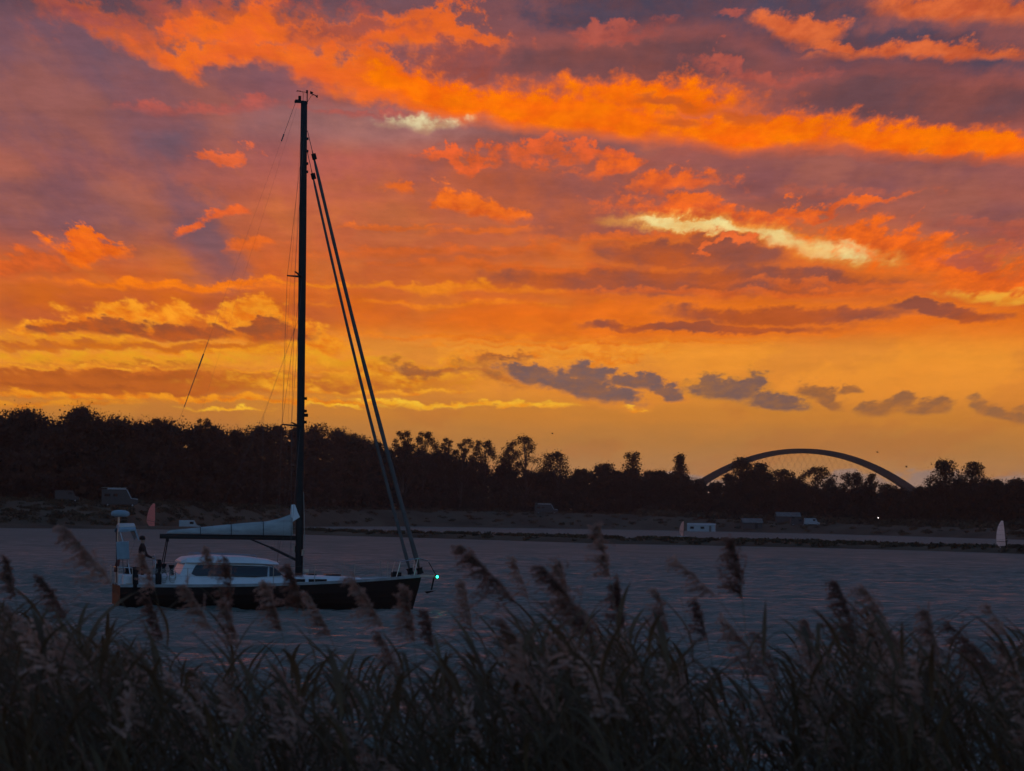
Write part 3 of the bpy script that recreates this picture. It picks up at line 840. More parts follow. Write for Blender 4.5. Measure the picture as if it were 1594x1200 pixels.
M_SAIL = mat('white_sailcloth', (0.70, 0.72, 0.74), 0.8, var=0.06, scale=2.0)
M_FURL = mat('furled_sail_strip', (0.12, 0.108, 0.105), 0.85, var=0.15, scale=3.0)
M_BLACK = mat('black_fitting', (0.015, 0.015, 0.016), 0.7, spec=0.2)
M_LAMP = mat('green_lamp_glass', (0.02, 0.5, 0.3), 0.2, emit=(0.02, 1.0, 0.5, 2.2))
M_ROPE = mat('rope', (0.35, 0.33, 0.30), 0.9)
M_BLUE = mat('pale_blue_canvas', (0.27, 0.35, 0.41), 0.8, var=0.1, scale=4)
M_JACKET_ORANGE = mat('faded_red_canvas', (0.16, 0.05, 0.04), 0.8, var=0.15, scale=4)
M_TOE = mat('weathered_rail', (0.30, 0.31, 0.32), 0.6, var=0.2, scale=3)
M_PINK = mat('pale_edge', (0.62, 0.55, 0.53), 0.6)

PSI = R(13.5)
foot = onz(464.5, 947.5)
yacht = empty('sailing_yacht', (foot.x, foot.y, 0.0), PSI)
tag(yacht, 'dark hulled sailing yacht with tall bare mast and white pilothouse', 'sailing yacht')
XS, XB = -6.52, 4.48
def hb(X):      # half beam at the deck edge
    t = (X - XS) / (XB - XS)
    t = max(0.0, t); return max(0.03, 1.85 * (1 - max(0, (t - 0.42) / 0.58) ** 2.1) * (1 - 0.22 * max(0, (0.42 - t) / 0.42) ** 1.6))
def sheer(X):
    t = (X - XS) / (XB - XS)
    t = max(0.0, t); return 0.80 + 0.06 * t + 0.36 * t ** 2.2
def hull():
    m = MB(); secs = []
    for i in range(29):
        t = i / 28; X = XS + (XB - XS) * t; b = hb(X); s = sheer(X)
        rk = 0.34 * max(0, (t - 0.8) / 0.2) ** 2               # stem rakes a little
        ring = [(X, b, s), (X - rk * .3, b * 1.0, s * .62), (X - rk * .7, b * .95, s * .25), (X - rk, b * .86, -.05), (X - rk - .1, b * .55, -.38), (X - rk - .12, 0.0, -.55)]
        ring += [(q[0], -q[1], q[2]) for q in ring[:-1]][::-1]
        secs.append([Vector(q) for q in ring])
    m.loft(secs, closed=False, caps=True)
    return m.build('hull', M_HULL, yacht, smooth=False)
hull()
def deck():
    m = MB(); secs = []
    for i in range(29):
        X = XS + (XB - XS) * i / 28; b = hb(X) - .02; s = sheer(X)
        secs.append([Vector((X, y * b, s - .03 + .06 * (1 - y * y))) for y in (-1, -.6, -.2, .2, .6, 1)])
    m.loft(secs, closed=False, caps=False)
    return m.build('deck', M_DECK, yacht, smooth=True)
deck()
for s in (-1, 1):
    m = MB()
    m.loft([[Vector((X, s * (hb(X) + a), sheer(X) + z)) for a, z in ((-.05, -.05), (.025, -.05), (.025, .05), (-.05, .05))] for X in np.linspace(XS, XB - .02, 29)])
    m.build('toe_rail', M_TOE, yacht)
    m = MB()
    m.loft([[Vector((X, s * (hb(X) * .975 + a), sheer(X) * .42 + z)) for a, z in ((-.03, -.02), (.03, -.02), (.03, .02), (-.03, .02))] for X in np.linspace(XS, XB - 1.0, 25)])
    m.build('rubbing_strake', M_HULL, yacht)

# pilothouse with raked ends, cockpit coaming and the low coachroof before it
def house(name, prof, mt, bev=0.03):
    """prof: (X, half width at foot, half width at top, z foot, z top)"""
    m = MB()
    m.loft([[Vector((X, w0, z0)), Vector((X, w1, z1)), Vector((X, w1 * .5, z1 + .04)), Vector((X, -w1 * .5, z1 + .04)), Vector((X, -w1, z1)), Vector((X, -w0, z0))] for X, w0, w1, z0, z1 in prof])
    return m.build(name, mt, yacht, bevel=bev)
house('cabin_base', [(-5.0, 1.30, 1.26, .78, 1.14), (-4.55, 1.34, 1.28, .78, 1.20), (-4.4, 1.36, 1.26, .8, 1.20), (-4.2, 1.36, 1.26, .8, 1.13), (-2.4, 1.36, 1.22, .82, 1.12), (-.9, 1.26, 1.1, .86, 1.13), (-.5, 1.24, 1.12, .88, 1.10)], M_WHITE)
ph = house('pilothouse', [(-4.45, 1.22, 1.18, 1.1, 1.14), (-4.22, 1.22, 1.12, 1.1, 1.62), (-3.9, 1.22, 1.08, 1.1, 1.64), (-1.5, 1.16, 1.0, 1.1, 1.6), (-1.1, 1.10, .92, 1.1, 1.5), (-.72, 1.05, .98, 1.1, 1.16)], M_WHITE)
rf = house('roof', [(-4.36, .95, .9, 1.60, 1.66), (-4.18, 1.2, 1.12, 1.62, 1.78), (-3.4, 1.24, 1.14, 1.62, 1.86), (-2.0, 1.2, 1.08, 1.62, 1.83), (-1.25, 1.1, .95, 1.60, 1.74), (-.85, .85, .7, 1.59, 1.63)], M_WHITE, .05)
for s in (-1, 1):
    m = MB(); m.tube([(-3.9, s * .8, 1.88), (-3.85, s * .8, 1.95), (-1.7, s * .72, 1.9), (-1.65, s * .72, 1.82)], .016, 5); m.build('grab_rail', M_STAIN, rf)
    # long side window and the small raked pane before it
    def yy(X, z):     # cabin side at that place, a little proud
        f = np.interp(z, (1.1, 1.6), (0, 1))
        lo = np.interp(X, (-4.22, -3.9, -1.5, -1.1, -.72), (1.22, 1.22, 1.16, 1.10, 1.05)); hi = np.interp(X, (-4.22, -3.9, -1.5, -1.1, -.72), (1.12, 1.08, 1.0, .92, .98))
        return s * (lo + (hi - lo) * f + .035)
    for nm, poly in (('side_window', [(-4.02, 1.24), (-3.86, 1.17), (-1.75, 1.145), (-1.32, 1.17), (-1.28, 1.52), (-3.78, 1.565), (-3.86, 1.53)]), ('forward_window', [(-1.24, 1.175), (-.78, 1.22), (-.80, 1.25), (-1.10, 1.48), (-1.22, 1.515)])):
        m = MB()
        o_ = [Vector((X, yy(X, z), z)) for X, z in poly]; i_ = [q + Vector((0, -s * .05, 0)) for q in o_]
        n = len(poly); m.add(o_ + i_, [tuple(range(n)), tuple(range(n, 2 * n))[::-1]] + [(k, (k + 1) % n, n + (k + 1) % n, n + k) for k in range(n)])
        m.build(nm, M_GLASS, ph)
m = MB(); o_ = [Vector((-.695, y, 1.2)) for y in (-.8, .8)] + [Vector((-1.06, y, 1.53)) for y in (.7, -.7)]
m.add(o_ + [q + Vector((-.04, 0, -.03)) for q in o_], [(0, 1, 2, 3), (7, 6, 5, 4), (0, 4, 5, 1), (1, 5, 6, 2), (2, 6, 7, 3), (3, 7, 4, 0)]); m.build('windscreen', M_GLASS, ph)
cr = house('coachroof', [(-.55, 1.18, 1.04, .85, 1.16), (.4, 1.08, .92, .87, 1.17), (1.4, .9, .72, .92, 1.15), (2.15, .66, .45, .97, 1.1), (2.35, .5, .3, .99, 1.02)], M_WHITE)
for s in (-1, 1):
    for x0, x1 in ((-.45, .05), (.18, .85)):
        m = MB(); yq = lambda X: s * (np.interp(X, (-.55, .4, 1.4), (1.12, 1.01, .82)) + .02)
        m.add([(x0, yq(x0), .98), (x1, yq(x1), .99), (x1, yq(x1), 1.09), (x0, yq(x0), 1.09), (x0, yq(x0) - s * .1, .98), (x1, yq(x1) - s * .1, .99), (x1, yq(x1) - s * .1, 1.09), (x0, yq(x0) - s * .1, 1.09)],
              [(0, 1, 2, 3), (7, 6, 5, 4), (0, 4, 5, 1), (1, 5, 6, 2), (2, 6, 7, 3), (3, 7, 4, 0)]); m.build('port_light', M_GLASS, cr)
for x, sx_, sy in ((1.2, .55, .55), (.45, .3, .5)):
    MB().box((x, 0, 1.225), (sx_, sy, .06)).build('deck_hatch', M_GLASS, cr, bevel=.015)
MB().box((.25, .35, 1.36), (.30, .1, .12)).tube([(.12, .35, 1.2), (.12, .35, 1.36)], .02, 6).build('dorade_vent', M_STAIN, yacht)

# mast, spreaders, masthead gear
ZT = 18.30
mm = MB(); secs = []
for z in (1.0, 3, 8, 13, 16.2, ZT):
    sc = float(np.interp(z, (1, 13, ZT), (1, 1, .84)))
    secs.append([Vector((.135 * sc * math.cos(a) - (.008 if math.cos(a) < 0 else 0), .085 * sc * math.sin(a), z)) for a in np.linspace(0, 2 * math.pi, 14, endpoint=False)])
mm.loft(secs)
mast = mm.build('mast', M_SPAR, yacht, smooth=True)
SW = R(24.5)
tips = {}
for z, L in ((6.55, 1.22), (11.95, 0.98)):
    for s in (-1, 1):
        e = Vector((-L * math.sin(SW), s * L * math.cos(SW), z + .09)); tips[(z, s)] = e
        MB().tube([(-.05, s * .06, z), e], [.045, .025], 6).build('spreader', M_SPAR, mast)
chain = {s: Vector((-.55, s * 1.62, sheer(-.55))) for s in (-1, 1)}
for s in (-1, 1):
    m = MB(); m.tube([(-.02, s * .06, 16.9), tips[(11.95, s)], tips[(6.55, s)], chain[s]], .0075, 4, False); m.build('cap_shroud', M_WIRE, yacht)
    m = MB(); m.tube([(-.02, s * .06, 11.9), tips[(6.55, s)], ], .0065, 4, False).tube([(-.02, s * .06, 6.5), chain[s] + Vector((-.12, -s * .03, 0))], .0065, 4, False); m.build('lower_shroud', M_WIRE, yacht)
    m = MB(); m.tube([(-.05, s * .07, 17.9), (-.40, s * .5, 11.0), (-.75, s * .95, 2.2)], .0032, 4, False); m.build('halyard', M_WIRE, yacht)
    m = MB(); m.tube([(-.06, s * .07, 10.6), (-1.35, s * .12, 6.9), (-1.4, s * .12, 3.0)], .004, 4, False).tube([(-1.35, s * .12, 6.9), (-3.2, s * .12, 2.75)], .003, 4, False); m.build('lazy_jack', M_WIRE, yacht)
m = MB(); m.box((-.14, 0, ZT - .02), (.42, .08, .09)).box((-.27, 0, ZT + .02), (.1, .1, .07)); m.build('masthead_crane', M_SPAR, mast)
m = MB(); m.tube([(-.16, .05, ZT), (-.16, .05, ZT + .2)], .055, 7); m.build('masthead_lamp', M_BLACK, mast)
m = MB(); m.tube([(.10, -.04, ZT - .1), (.10, -.04, ZT + .34)], .02, 5); m.build('radio_antenna', M_BLACK, mast)
m = MB(); m.tube([(-.04, 0, ZT), (-.04, 0, ZT + .28), (-.06, 0, ZT + .36)], .010, 4).tube([(-.26, 0, ZT + .37), (.12, 0, ZT + .33)], .012, 4)
for a in (0, 2.1, 4.2): m.tube([(-.22, 0, ZT + .37), (-.22 + .09 * math.cos(a), .09 * math.sin(a), ZT + .37)], .016, 4)
m.box((.1, 0, ZT + .36), (.07, .01, .12)); m.build('wind_gauge', M_BLACK, mast)
m = MB(); m.tube([(.10, .05, ZT - .05), (.26, .05, ZT + .22), (.34, .05, ZT + .26)], .009, 4).tube([(.24, .05, ZT + .31), (.50, .05, ZT + .22)], .02, 4)
m.add([(.22, .045, ZT + .30), (.30, .045, ZT + .29), (.34, .045, ZT + .36), (.22, .045, ZT + .40), (.22, .055, ZT + .30), (.30, .055, ZT + .29), (.34, .055, ZT + .36), (.22, .055, ZT + .40)], [(0, 1, 2, 3), (7, 6, 5, 4), (0, 4, 5, 1), (1, 5, 6, 2), (2, 6, 7, 3), (3, 7, 4, 0)])
m.add([(.42, .04, ZT + .20), (.5, .04, ZT + .16), (.5, .04, ZT + .28), (.42, .06, ZT + .20), (.5, .06, ZT + .16), (.5, .06, ZT + .28)], [(0, 1, 2), (5, 4, 3), (0, 3, 4, 1), (1, 4, 5, 2), (2, 5, 3, 0)]); m.build('wind_vane', M_BLACK, mast)
for z in (7.55, 7.1, 6.7): MB().box((.17, 0, z), (.09, .09, .1)).build('mast_fitting', M_BLACK, mast, bevel=.01)
MB().box((.19, 0, 6.95), (.14, .12, .12)).build('steaming_lamp', M_BLACK, mast, bevel=.02)
for z in (16.95, 16.5, 16.05, 15.75): MB().box((.13, 0, z), (.08, .07, .09)).build('stay_tang', M_SPAR, mast)
MB().tube([(-.15, .1, 2.0), (-.17, .1, 2.25)], .06, 8).build('mast_winch', M_STAIN, mast)
MB().tube([(.1, -.12, 1.9), (.12, -.13, 2.12)], .06, 8).build('mast_winch', M_STAIN, mast)
m = MB()
for q in range(4): m.tube([(.14 + .01 * q, -.10 + .02 * q, 1.3), (.17, -.12 + .03 * q, 2.6 + .2 * q), (.12, -.06, 4.2)], .011, 4, False)
m.build('halyard_coil', M_ROPE, mast)

# boom, vang, folded mainsail in its cover
m = MB(); m.loft([[Vector((X, .07 * math.cos(a), 2.53 + .09 * math.sin(a))) for a in np.linspace(0, 2 * math.pi, 10, endpoint=False)] for X in (-5.02, -4.9, -2.5, -.16)])
boom = m.build('boom', M_SPAR, yacht, smooth=True)
m = MB(); m.tube([(-.12, 0, 1.75), (-1.05, 0, 2.18)], .05, 8).tube([(-1.05, 0, 2.18), (-1.78, 0, 2.47)], .03, 8); m.build('boom_vang', M_SPAR, yacht)
m = MB(); m.tube([(-4.72, .05, 2.45), (-4.9, .05, 1.2)], .022, 5).tube([(-4.78, -.06, 2.45), (-5.0, -.08, 1.2)], .018, 5).box((-4.75, 0, 2.4), (.1, .12, .12)); m.build('mainsheet', M_BLACK, yacht)
secs = []
for X, h, w_ in ((-4.78, .06, .05), (-4.6, .14, .10), (-4.1, .17, .14), (-3.5, .24, .17), (-2.8, .34, .19), (-2.0, .43, .20), (-1.2, .50, .20), (-.75, .58, .19), (-.42, .72, .16), (-.28, .80, .12)):
    k = math.sin(X * 7) * .015
    secs.append([Vector((X, y * w_ + k * .4, 2.63 + z * h + k * (z > .3))) for y, z in ((-.75, -.02), (-1, .2), (-.92, .5), (-.6, .82), (-.12, 1.0), (.12, 1.0), (.6, .82), (.92, .5), (1, .2), (.75, -.02))])
m = MB(); m.loft(secs); bag = m.build('sail_cover', M_SAILBAG, boom, smooth=True)
for X, h in ((-3.6, .26), (-2.5, .4), (-1.35, .52)):
    m = MB(); m.tube([(X, -.21, 2.55), (X, -.2, 2.63 + h * .4), (X, -.1, 2.63 + h * .95), (X, .1, 2.63 + h * .95), (X, .2, 2.63 + h * .4), (X, .21, 2.55)], .014, 4); m.build('cover_strap', M_BLACK, bag)
m = MB(); tri = [(-.36, 3.06), (-.02, 3.28), (-.20, 3.74), (-.34, 3.72)]
o_ = [Vector((X, -.10 if k < 2 else -.03, z)) for k, (X, z) in enumerate(tri)]; i_ = [Vector((X, .10 if k < 2 else .03, z)) for k, (X, z) in enumerate(tri)]
m.add(o_ + i_, [(0, 1, 2, 3), (7, 6, 5, 4), (0, 4, 5, 1), (1, 5, 6, 2), (2, 6, 7, 3), (3, 7, 4, 0)]); m.build('sail_head', M_SAIL, boom, bevel=.02)

# twin furled foresails, backstay
def furled(name, p0, p1, r0, r1, lab):
    p0, p1 = Vector(p0), Vector(p1)
    d = p1 - p0; pts, rr = [], []
    for i in range(25):
        t = i / 24
        sag = Vector((-.10 * math.sin(math.pi * t), 0, -.04 * math.sin(math.pi * t)))
        pts.append(p0 + d * t + sag)
        rr.append((.012 if t < .055 or t > .985 else r0 + (r1 - r0) * t) * (1 + .06 * math.sin(t * 60)))
    m = MB(); m.tube(pts, rr, 8); o = m.build(name, M_FURL, yacht, smooth=True); o['label'] = lab
    m = MB(); b = p1 - d.normalized() * .25
    m.tube([b, b + d.normalized() * .1, b + d.normalized() * .22], [.13, .10, .13], 10); m.build('furling_drum', M_BLACK, o)
    m = MB(); a_ = p0 + d * .052; m.tube([a_, a_ + d.normalized() * .22], .085, 8); m.build('halyard_swivel', M_BLACK, o)
furled('furled_foresail', (.13, 0, 17.25), (4.46, 0, sheer(4.4) + .06), .052, .088, 'outer furled foresail, grey strip')
furled('furled_foresail', (.13, 0, 16.5), (4.10, 0, sheer(4.1) + .06), .042, .066, 'inner furled foresail, thinner')
bs0, bs1 = Vector((-.30, 0, ZT)), Vector((XS + .12, 0, .85))
bd = bs1 - bs0
m = MB(); m.tube([bs0 + bd * t for t in (0, .07)], .010, 4, False).tube([bs0 + bd * .07, bs0 + bd * .085], .024, 5).tube([bs0 + bd * t for t in (.085, .5)], .0028, 4, False)
m.tube([bs0 + bd * .5, bs0 + bd * .53], .010, 5).tube([bs0 + bd * .53, bs0 + bd * .56], .026, 5).tube([bs0 + bd * t for t in (.56, .64)], .015, 5).tube([bs0 + bd * t for t in (.64, 1)], .0045, 4, False); m.build('backstay', M_WIRE, yacht)
m = MB(); m.tube([(-.22, .03, ZT - .1), (-4.9, .03, 2.62)], .0024, 4, False); m.build('topping_lift', M_WIRE, yacht)

# guard rails
for s in (-1, 1):
    posts = [-5.6, -4.2, -2.7, -1.2, .3, 1.8, 3.1]
    for X in posts:
        MB().tube([(X, s * (hb(X) - .06), sheer(X)), (X, s * (hb(X) - .05), sheer(X) + .62)], .014, 5).build('stanchion', M_STAIN, yacht)
    for hz in (.34, .61):
        m = MB(); m.tube([(X, s * (hb(X) - .05), sheer(X) + hz) for X in [-6.1] + posts + [3.7]], .005, 4, False); m.build('guard_wire', M_WIRE, yacht)
m = MB()
for s in (-1, 1):
    m.tube([(3.45, s * (hb(3.45) - .06), sheer(3.45)), (3.6, s * (hb(3.5) - .05), sheer(3.5) + .58), (4.35, s * .22, sheer(4.3) + .66)], .018, 6)
    m.tube([(4.15, s * .24, sheer(4.15)), (4.30, s * .22, sheer(4.3) + .66)], .016, 6).tube([(4.35, s * .22, sheer(4.3) + .66), (4.72, s * .12, sheer(4.5) + .55)], .016, 6)
m.tube([(4.72, -.12, sheer(4.5) + .55), (4.72, .12, sheer(4.5) + .55)], .016, 6); m.build('pulpit', M_STAIN, yacht)
m = MB()
for s in (-1, 1):
    m.tube([(-6.1, s * 1.5, sheer(-6.1)), (-6.12, s * 1.5, sheer(-6) + .62), (-6.6, s * 1.35, sheer(-6) + .64), (-6.66, s * .5, sheer(-6) + .64)], .018, 6)
    m.tube([(-6.62, s * .5, sheer(-6.6)), (-6.66, s * .5, sheer(-6) + .64)], .016, 6).tube([(-6.6, s * 1.35, sheer(-6)), (-6.6, s * 1.35, sheer(-6) + .64)], .016, 6)
m.build('pushpit', M_STAIN, yacht)
# bow fitting, anchor, lamp
m = MB(); m.box((4.72, 0, sheer(4.5) + .0), (.7, .18, .07)).box((5.0, 0, sheer(4.5) - .03), (.12, .14, .12)); bf = m.build('bow_roller', M_STAIN, yacht)
m = MB(); m.tube([(4.95, 0, sheer(4.5) - .05), (4.86, 0, .72)], .03, 6).add([(4.62, -.12, .66), (5.02, -.02, .70), (5.02, .02, .70), (4.62, .12, .66), (4.70, 0, .58)], [(0, 1, 2, 3), (0, 4, 1), (1, 4, 2), (2, 4, 3), (3, 4, 0)]); m.build('anchor', M_BLACK, bf)
m = MB(); m.tube([(4.72, -.12, sheer(4.5) + .5), (4.95, -.16, sheer(4.5) + .1), (5.04, -.16, sheer(4.5) - .02)], .014, 5).box((5.02, -.16, sheer(4.5) - .02), (.10, .10, .10)); lb = m.build('lamp_bracket', M_BLACK, yacht)
m = MB(); m.lathe((5.02, -.235, sheer(4.5) - .02), [(.01, -.045), (.035, -.03), (.045, 0), (.035, .03), (.01, .045)], 10); m.build('green_side_light', M_LAMP, lb, smooth=True)
# foredeck: windlass, cleats, staysail sheet blocks
MB().box((3.55, 0, sheer(3.5) + .1), (.34, .3, .2)).lathe((3.55, .22, sheer(3.5) + .02), [(.09, 0), (.06, .08), (.10, .2)], 10).build('windlass', M_BLACK, yacht, bevel=.02)
for X in (3.9, -1.6, -6.2):
    for s in (-1, 1): MB().box((X, s * (hb(X) - .14), sheer(X) + .07), (.24, .04, .03)).box((X, s * (hb(X) - .14), sheer(X) + .03), (.07, .04, .07)).build('cleat', M_STAIN, yacht)
# cockpit
for s in (-1, 1):
    MB().lathe((-4.72, s * 1.2, 1.20), [(.10, 0), (.10, .05), (.07, .12), (.06, .2), (.10, .30), (.10, .34)], 12).build('winch', M_BLACK, yacht)
    MB().box((-5.65, s * 1.02, .98), (1.5, .5, .36)).build('cockpit_bench', M_WHITE, yacht, bevel=.04)
m = MB(); m.box((-5.05, 0, 1.15), (.2, .22, .8)).box((-5.02, 0, 1.6), (.12, .3, .22)); ped = m.build('steering_pedestal', M_BLACK, yacht, bevel=.03)
m = MB(); ring_ = [Vector((-5.2, .42 * math.cos(a), 1.45 + .42 * math.sin(a))) for a in np.linspace(0, 2 * math.pi, 25)]
m.tube(ring_, .016, 5, False)
for a in np.linspace(0, 2 * math.pi, 6)[:-1]: m.tube([(-5.2, 0, 1.45), (-5.2, .42 * math.cos(a), 1.45 + .42 * math.sin(a))], .01, 4)
m.build('steering_wheel', M_STAIN, ped)
# stern pole with radar dome and the small canopy below it
m = MB(); m.tube([(-6.50, .1, .85), (-6.47, .1, 3.2)], .035, 8); pole = m.build('radar_pole', M_STAIN, yacht)
MB().lathe((-6.42, .1, 3.2), [(.20, 0), (.31, .03), (.33, .10), (.31, .17), (.2, .22), (.05, .24)], 18).build('radar_dome', M_BLUE, pole, smooth=True)
m = MB(); secs = []
for y in np.linspace(-.8, .8, 9):
    z = 2.86 - .16 * (y / .8) ** 2
    secs.append([Vector((-6.55, y, z - .05)), Vector((-6.5, y, z + .06)), Vector((-5.95, y, z + .07)), Vector((-5.82, y, z - .32)), Vector((-5.86, y, z - .32)), Vector((-6.0, y, z + .02))])
m.loft(secs); can = m.build('stern_canopy', M_BLUE, yacht, smooth=False)
m = MB(); m.loft([[Vector((X_, y, 2.86 - .16 * (y / .8) ** 2 + z_)) for X_, z_ in ((-6.52, .062), (-6.5, .11), (-5.96, .12), (-5.94, .072))] for y in np.linspace(-.6, .6, 7)]); m.build('solar_panel', M_PINK, can)
for s in (-1, 1):
    m = MB(); m.tube([(-6.5, s * .72, 2.72), (-6.25, s * .95, 1.8), (-6.1, s * 1.2, .9)], .022, 6); m.build('canopy_leg', M_STAIN, can)
m = MB(); m.box((-6.45, -1.38, 2.03), (.44, .07, .62), Matrix.Rotation(R(-4), 3, 'Y')); m.build('pushpit_cloth', M_BLUE, yacht, bevel=.02)
for y_, z_ in ((-1.46, .98), (-1.5, 1.0), (1.4, 1.0)):
    X_ = -6.0 if y_ != -1.5 else -5.2
    MB().tube([(X_, y_, z_ - .35), (X_, y_, z_ - .28), (X_, y_, z_ + .2), (X_, y_, z_ + .28), (X_, y_, z_ + .5)], [.03, .11, .11, .03, .008], 10).build('fender', M_BLACK, yacht, smooth=True)
m = MB(); m.tube([(-6.6 + .05 * math.sin(a), -.9 + .22 * math.cos(a), 1.45 + .26 * math.sin(a)) for a in np.linspace(-.7, 3.8, 16)], .06, 7); m.build('horseshoe_buoy', M_JACKET_ORANGE, yacht, smooth=True)
m = MB(); m.tube([(-6.62, -1.2, .9), (-6.68, -1.22, 2.7)], .014, 5); m.build('stern_staff', M_BLACK, yacht)
for q in range(3):
    m = MB(); m.tube([(-5.3 + .3 * q + .12 * math.cos(a), -1.38, 1.25 + .16 * math.sin(a) - .01 * a) for a in np.linspace(0, 18, 40)], .012, 4, False); m.build('rope_coil', M_ROPE, yacht)
MB().box((-5.85, 1.0, 1.28), (.5, .36, .26)).build('storage_box', M_BLACK, yacht, bevel=.04)
# the whole rig rakes aft a little
def rake(o):
    for v in o.data.vertices:
        if v.co.z > 1.2: v.co.x -= .0085 * (v.co.z - 1.2)
RIG = ('mast', 'cap_shroud', 'lower_shroud', 'halyard', 'lazy_jack', 'furled_foresail', 'backstay', 'topping_lift')
for o in [q for q in yacht.children if q.name.split('.')[0] in RIG]:
    rake(o)
    for c in o.children: rake(c)
# ------------------------------------------------------------------ people
M_SKIN = mat('skin', (0.42, 0.27, 0.2), 0.6)
M_JACKET = mat('red_brown_jacket', (0.055, 0.022, 0.018), 0.85, var=0.25, scale=8)
M_TROUSER = mat('dark_trousers', (0.02, 0.02, 0.026), 0.85, var=0.2, scale=8)
M_HAIR = mat('dark_hair', (0.015, 0.011, 0.009), 0.7)
M_WET = mat('black_wetsuit', (0.012, 0.012, 0.014), 0.5)

def person(loc, rz, pose, label, mats, group=None):
    """one continuous body grown round a jointed skeleton; pose moves the hands and feet"""
    J = {'pelvis': (0, 0, .95, .15, .11), 'waist': (0, .01, 1.10, .135, .10), 'chest': (.0, .01, 1.30, .165, .115), 'collar': (0, 0, 1.44, .10, .08), 'neck': (0, .01, 1.52, .055, .055),
         'jaw': (.02, 0, 1.60, .072, .075), 'head': (.02, 0, 1.68, .088, .095), 'crown': (.0, 0, 1.76, .06, .065)}
    E = [('pelvis', 'waist'), ('waist', 'chest'), ('chest', 'collar'), ('collar', 'neck'), ('neck', 'jaw'), ('jaw', 'head'), ('head', 'crown')]
    for s, n in ((1, 'l'), (-1, 'r')):
        hand = pose['hand_' + n]; ft = pose['foot_' + n]
        sh = Vector((0, s * .19, 1.41)); hd = Vector(hand)
        el = (sh + hd) / 2 + Vector((-.06, s * .06, -.10))
        J['sh' + n] = (*sh, .068, .068); J['el' + n] = (*el, .048, .048); J['wr' + n] = (*hd, .032, .026)
        d = (hd - el).normalized()
        J['pa' + n] = (*(hd + d * .07), .042, .022)
        E += [('collar', 'sh' + n), ('sh' + n, 'el' + n), ('el' + n, 'wr' + n), ('wr' + n, 'pa' + n)]
        side = Vector((d.y, -d.x, 0)); side = side.normalized() if side.length > .1 else Vector((1, 0, 0))
        for f in range(4):
            q = hd + d * .07 + side * (.032 - .021 * f)
            J['f%d%s' % (f, n)] = (*(q + d * .035), .010, .010); J['g%d%s' % (f, n)] = (*(q + d * (.075 - .008 * abs(f - 1)) + Vector((0, 0, -.018))), .008, .008)
            E += [('pa' + n, 'f%d%s' % (f, n)), ('f%d%s' % (f, n), 'g%d%s' % (f, n))]
        J['th' + n] = (*(hd + d * .05 + side * .06), .010, .010); E.append(('wr' + n, 'th' + n))
        hp = Vector((0, s * .10, .92)); fo = Vector(ft)
        kn = (hp + fo) / 2 + Vector((pose.get('knee', .05), s * .01, 0))
        J['hp' + n] = (*hp, .095, .095); J['kn' + n] = (*kn, .065, .065); J['an' + n] = (fo.x, fo.y, fo.z + .08, .045, .045); J['to' + n] = (fo.x + .17, fo.y + s * .03, fo.z + .03, .042, .03)
        E += [('pelvis', 'hp' + n), ('hp' + n, 'kn' + n), ('kn' + n, 'an' + n), ('an' + n, 'to' + n)]
    names = list(J); idx = {k: i for i, k in enumerate(names)}
    tilt = Matrix.Rotation(pose.get('lean', 0.0), 3, 'Y')
    me = bpy.data.meshes.new('person')
    me.from_pydata([tuple(tilt @ Vector(J[k][:3])) for k in names], [(idx[a], idx[b]) for a, b in E], [])
    tmp = bpy.data.objects.new('tmp', me); COL.objects.link(tmp)
    tmp.modifiers.new('skin', 'SKIN').use_smooth_shade = True
    for k in names:
        sv = me.skin_vertices[0].data[idx[k]]; sv.radius = J[k][3:5]; sv.use_root = (k == 'pelvis')
    tmp.modifiers.new('sub', 'SUBSURF').levels = 1
    bpy.context.view_layer.update()
    out = bpy.data.meshes.new_from_object(tmp.evaluated_get(bpy.context.evaluated_depsgraph_get()))
    bpy.data.objects.remove(tmp)
    out.materials.clear()
    for m_ in mats: out.materials.append(m_)
    inv = tilt.inverted()
    hands = [tilt @ Vector(pose['hand_l']), tilt @ Vector(pose['hand_r'])]
    for p in out.polygons:
        c = inv @ p.center
        if c.z > 1.53 or min((p.center - h).length for h in hands) < .10: p.material_index = 0
        elif c.z > .93: p.material_index = 1
        else: p.material_index = 2
    o = bpy.data.objects.new('person', out); COL.objects.link(o)
    o.location = loc; o.rotation_euler = (0, 0, rz)
    tag(o, label, 'person', group)
    # hair cap and simple face: nose, eyes, ears
    m = MB(); m.lathe((-.008, 0, 0), [(.098, 1.655), (.108, 1.70), (.10, 1.75), (.07, 1.79), (.02, 1.805)], 12)
    m.v = [tuple(tilt @ Vector(q)) for q in m.v]; m.build('hair', mats[3], o, smooth=True)
    m = MB(); m.add([tuple(tilt @ Vector(q)) for q in ((.095, -.015, 1.64), (.095, .015, 1.64), (.125, 0, 1.635), (.10, 0, 1.69))], [(0, 1, 2), (0, 2, 3), (1, 3, 2), (0, 3, 1)]); m.build('nose', mats[0], o)
    return o
# helmsman standing behind the wheel of the yacht
Mz = Matrix.Rotation(PSI, 4, 'Z'); Mz.translation = Vector((foot.x, foot.y, 0))
pl = Mz @ Vector((-5.62, .05, .74))
person(pl, PSI, {'hand_l': (.40, .22, 1.00), 'hand_r': (.40, -.22, 1.00), 'foot_l': (.0, .14, .0), 'foot_r': (-.05, -.14, .0), 'knee': .03}, 'person in a dark red-brown jacket standing at the stern of the yacht', [M_SKIN, M_JACKET, M_TROUSER, M_HAIR])

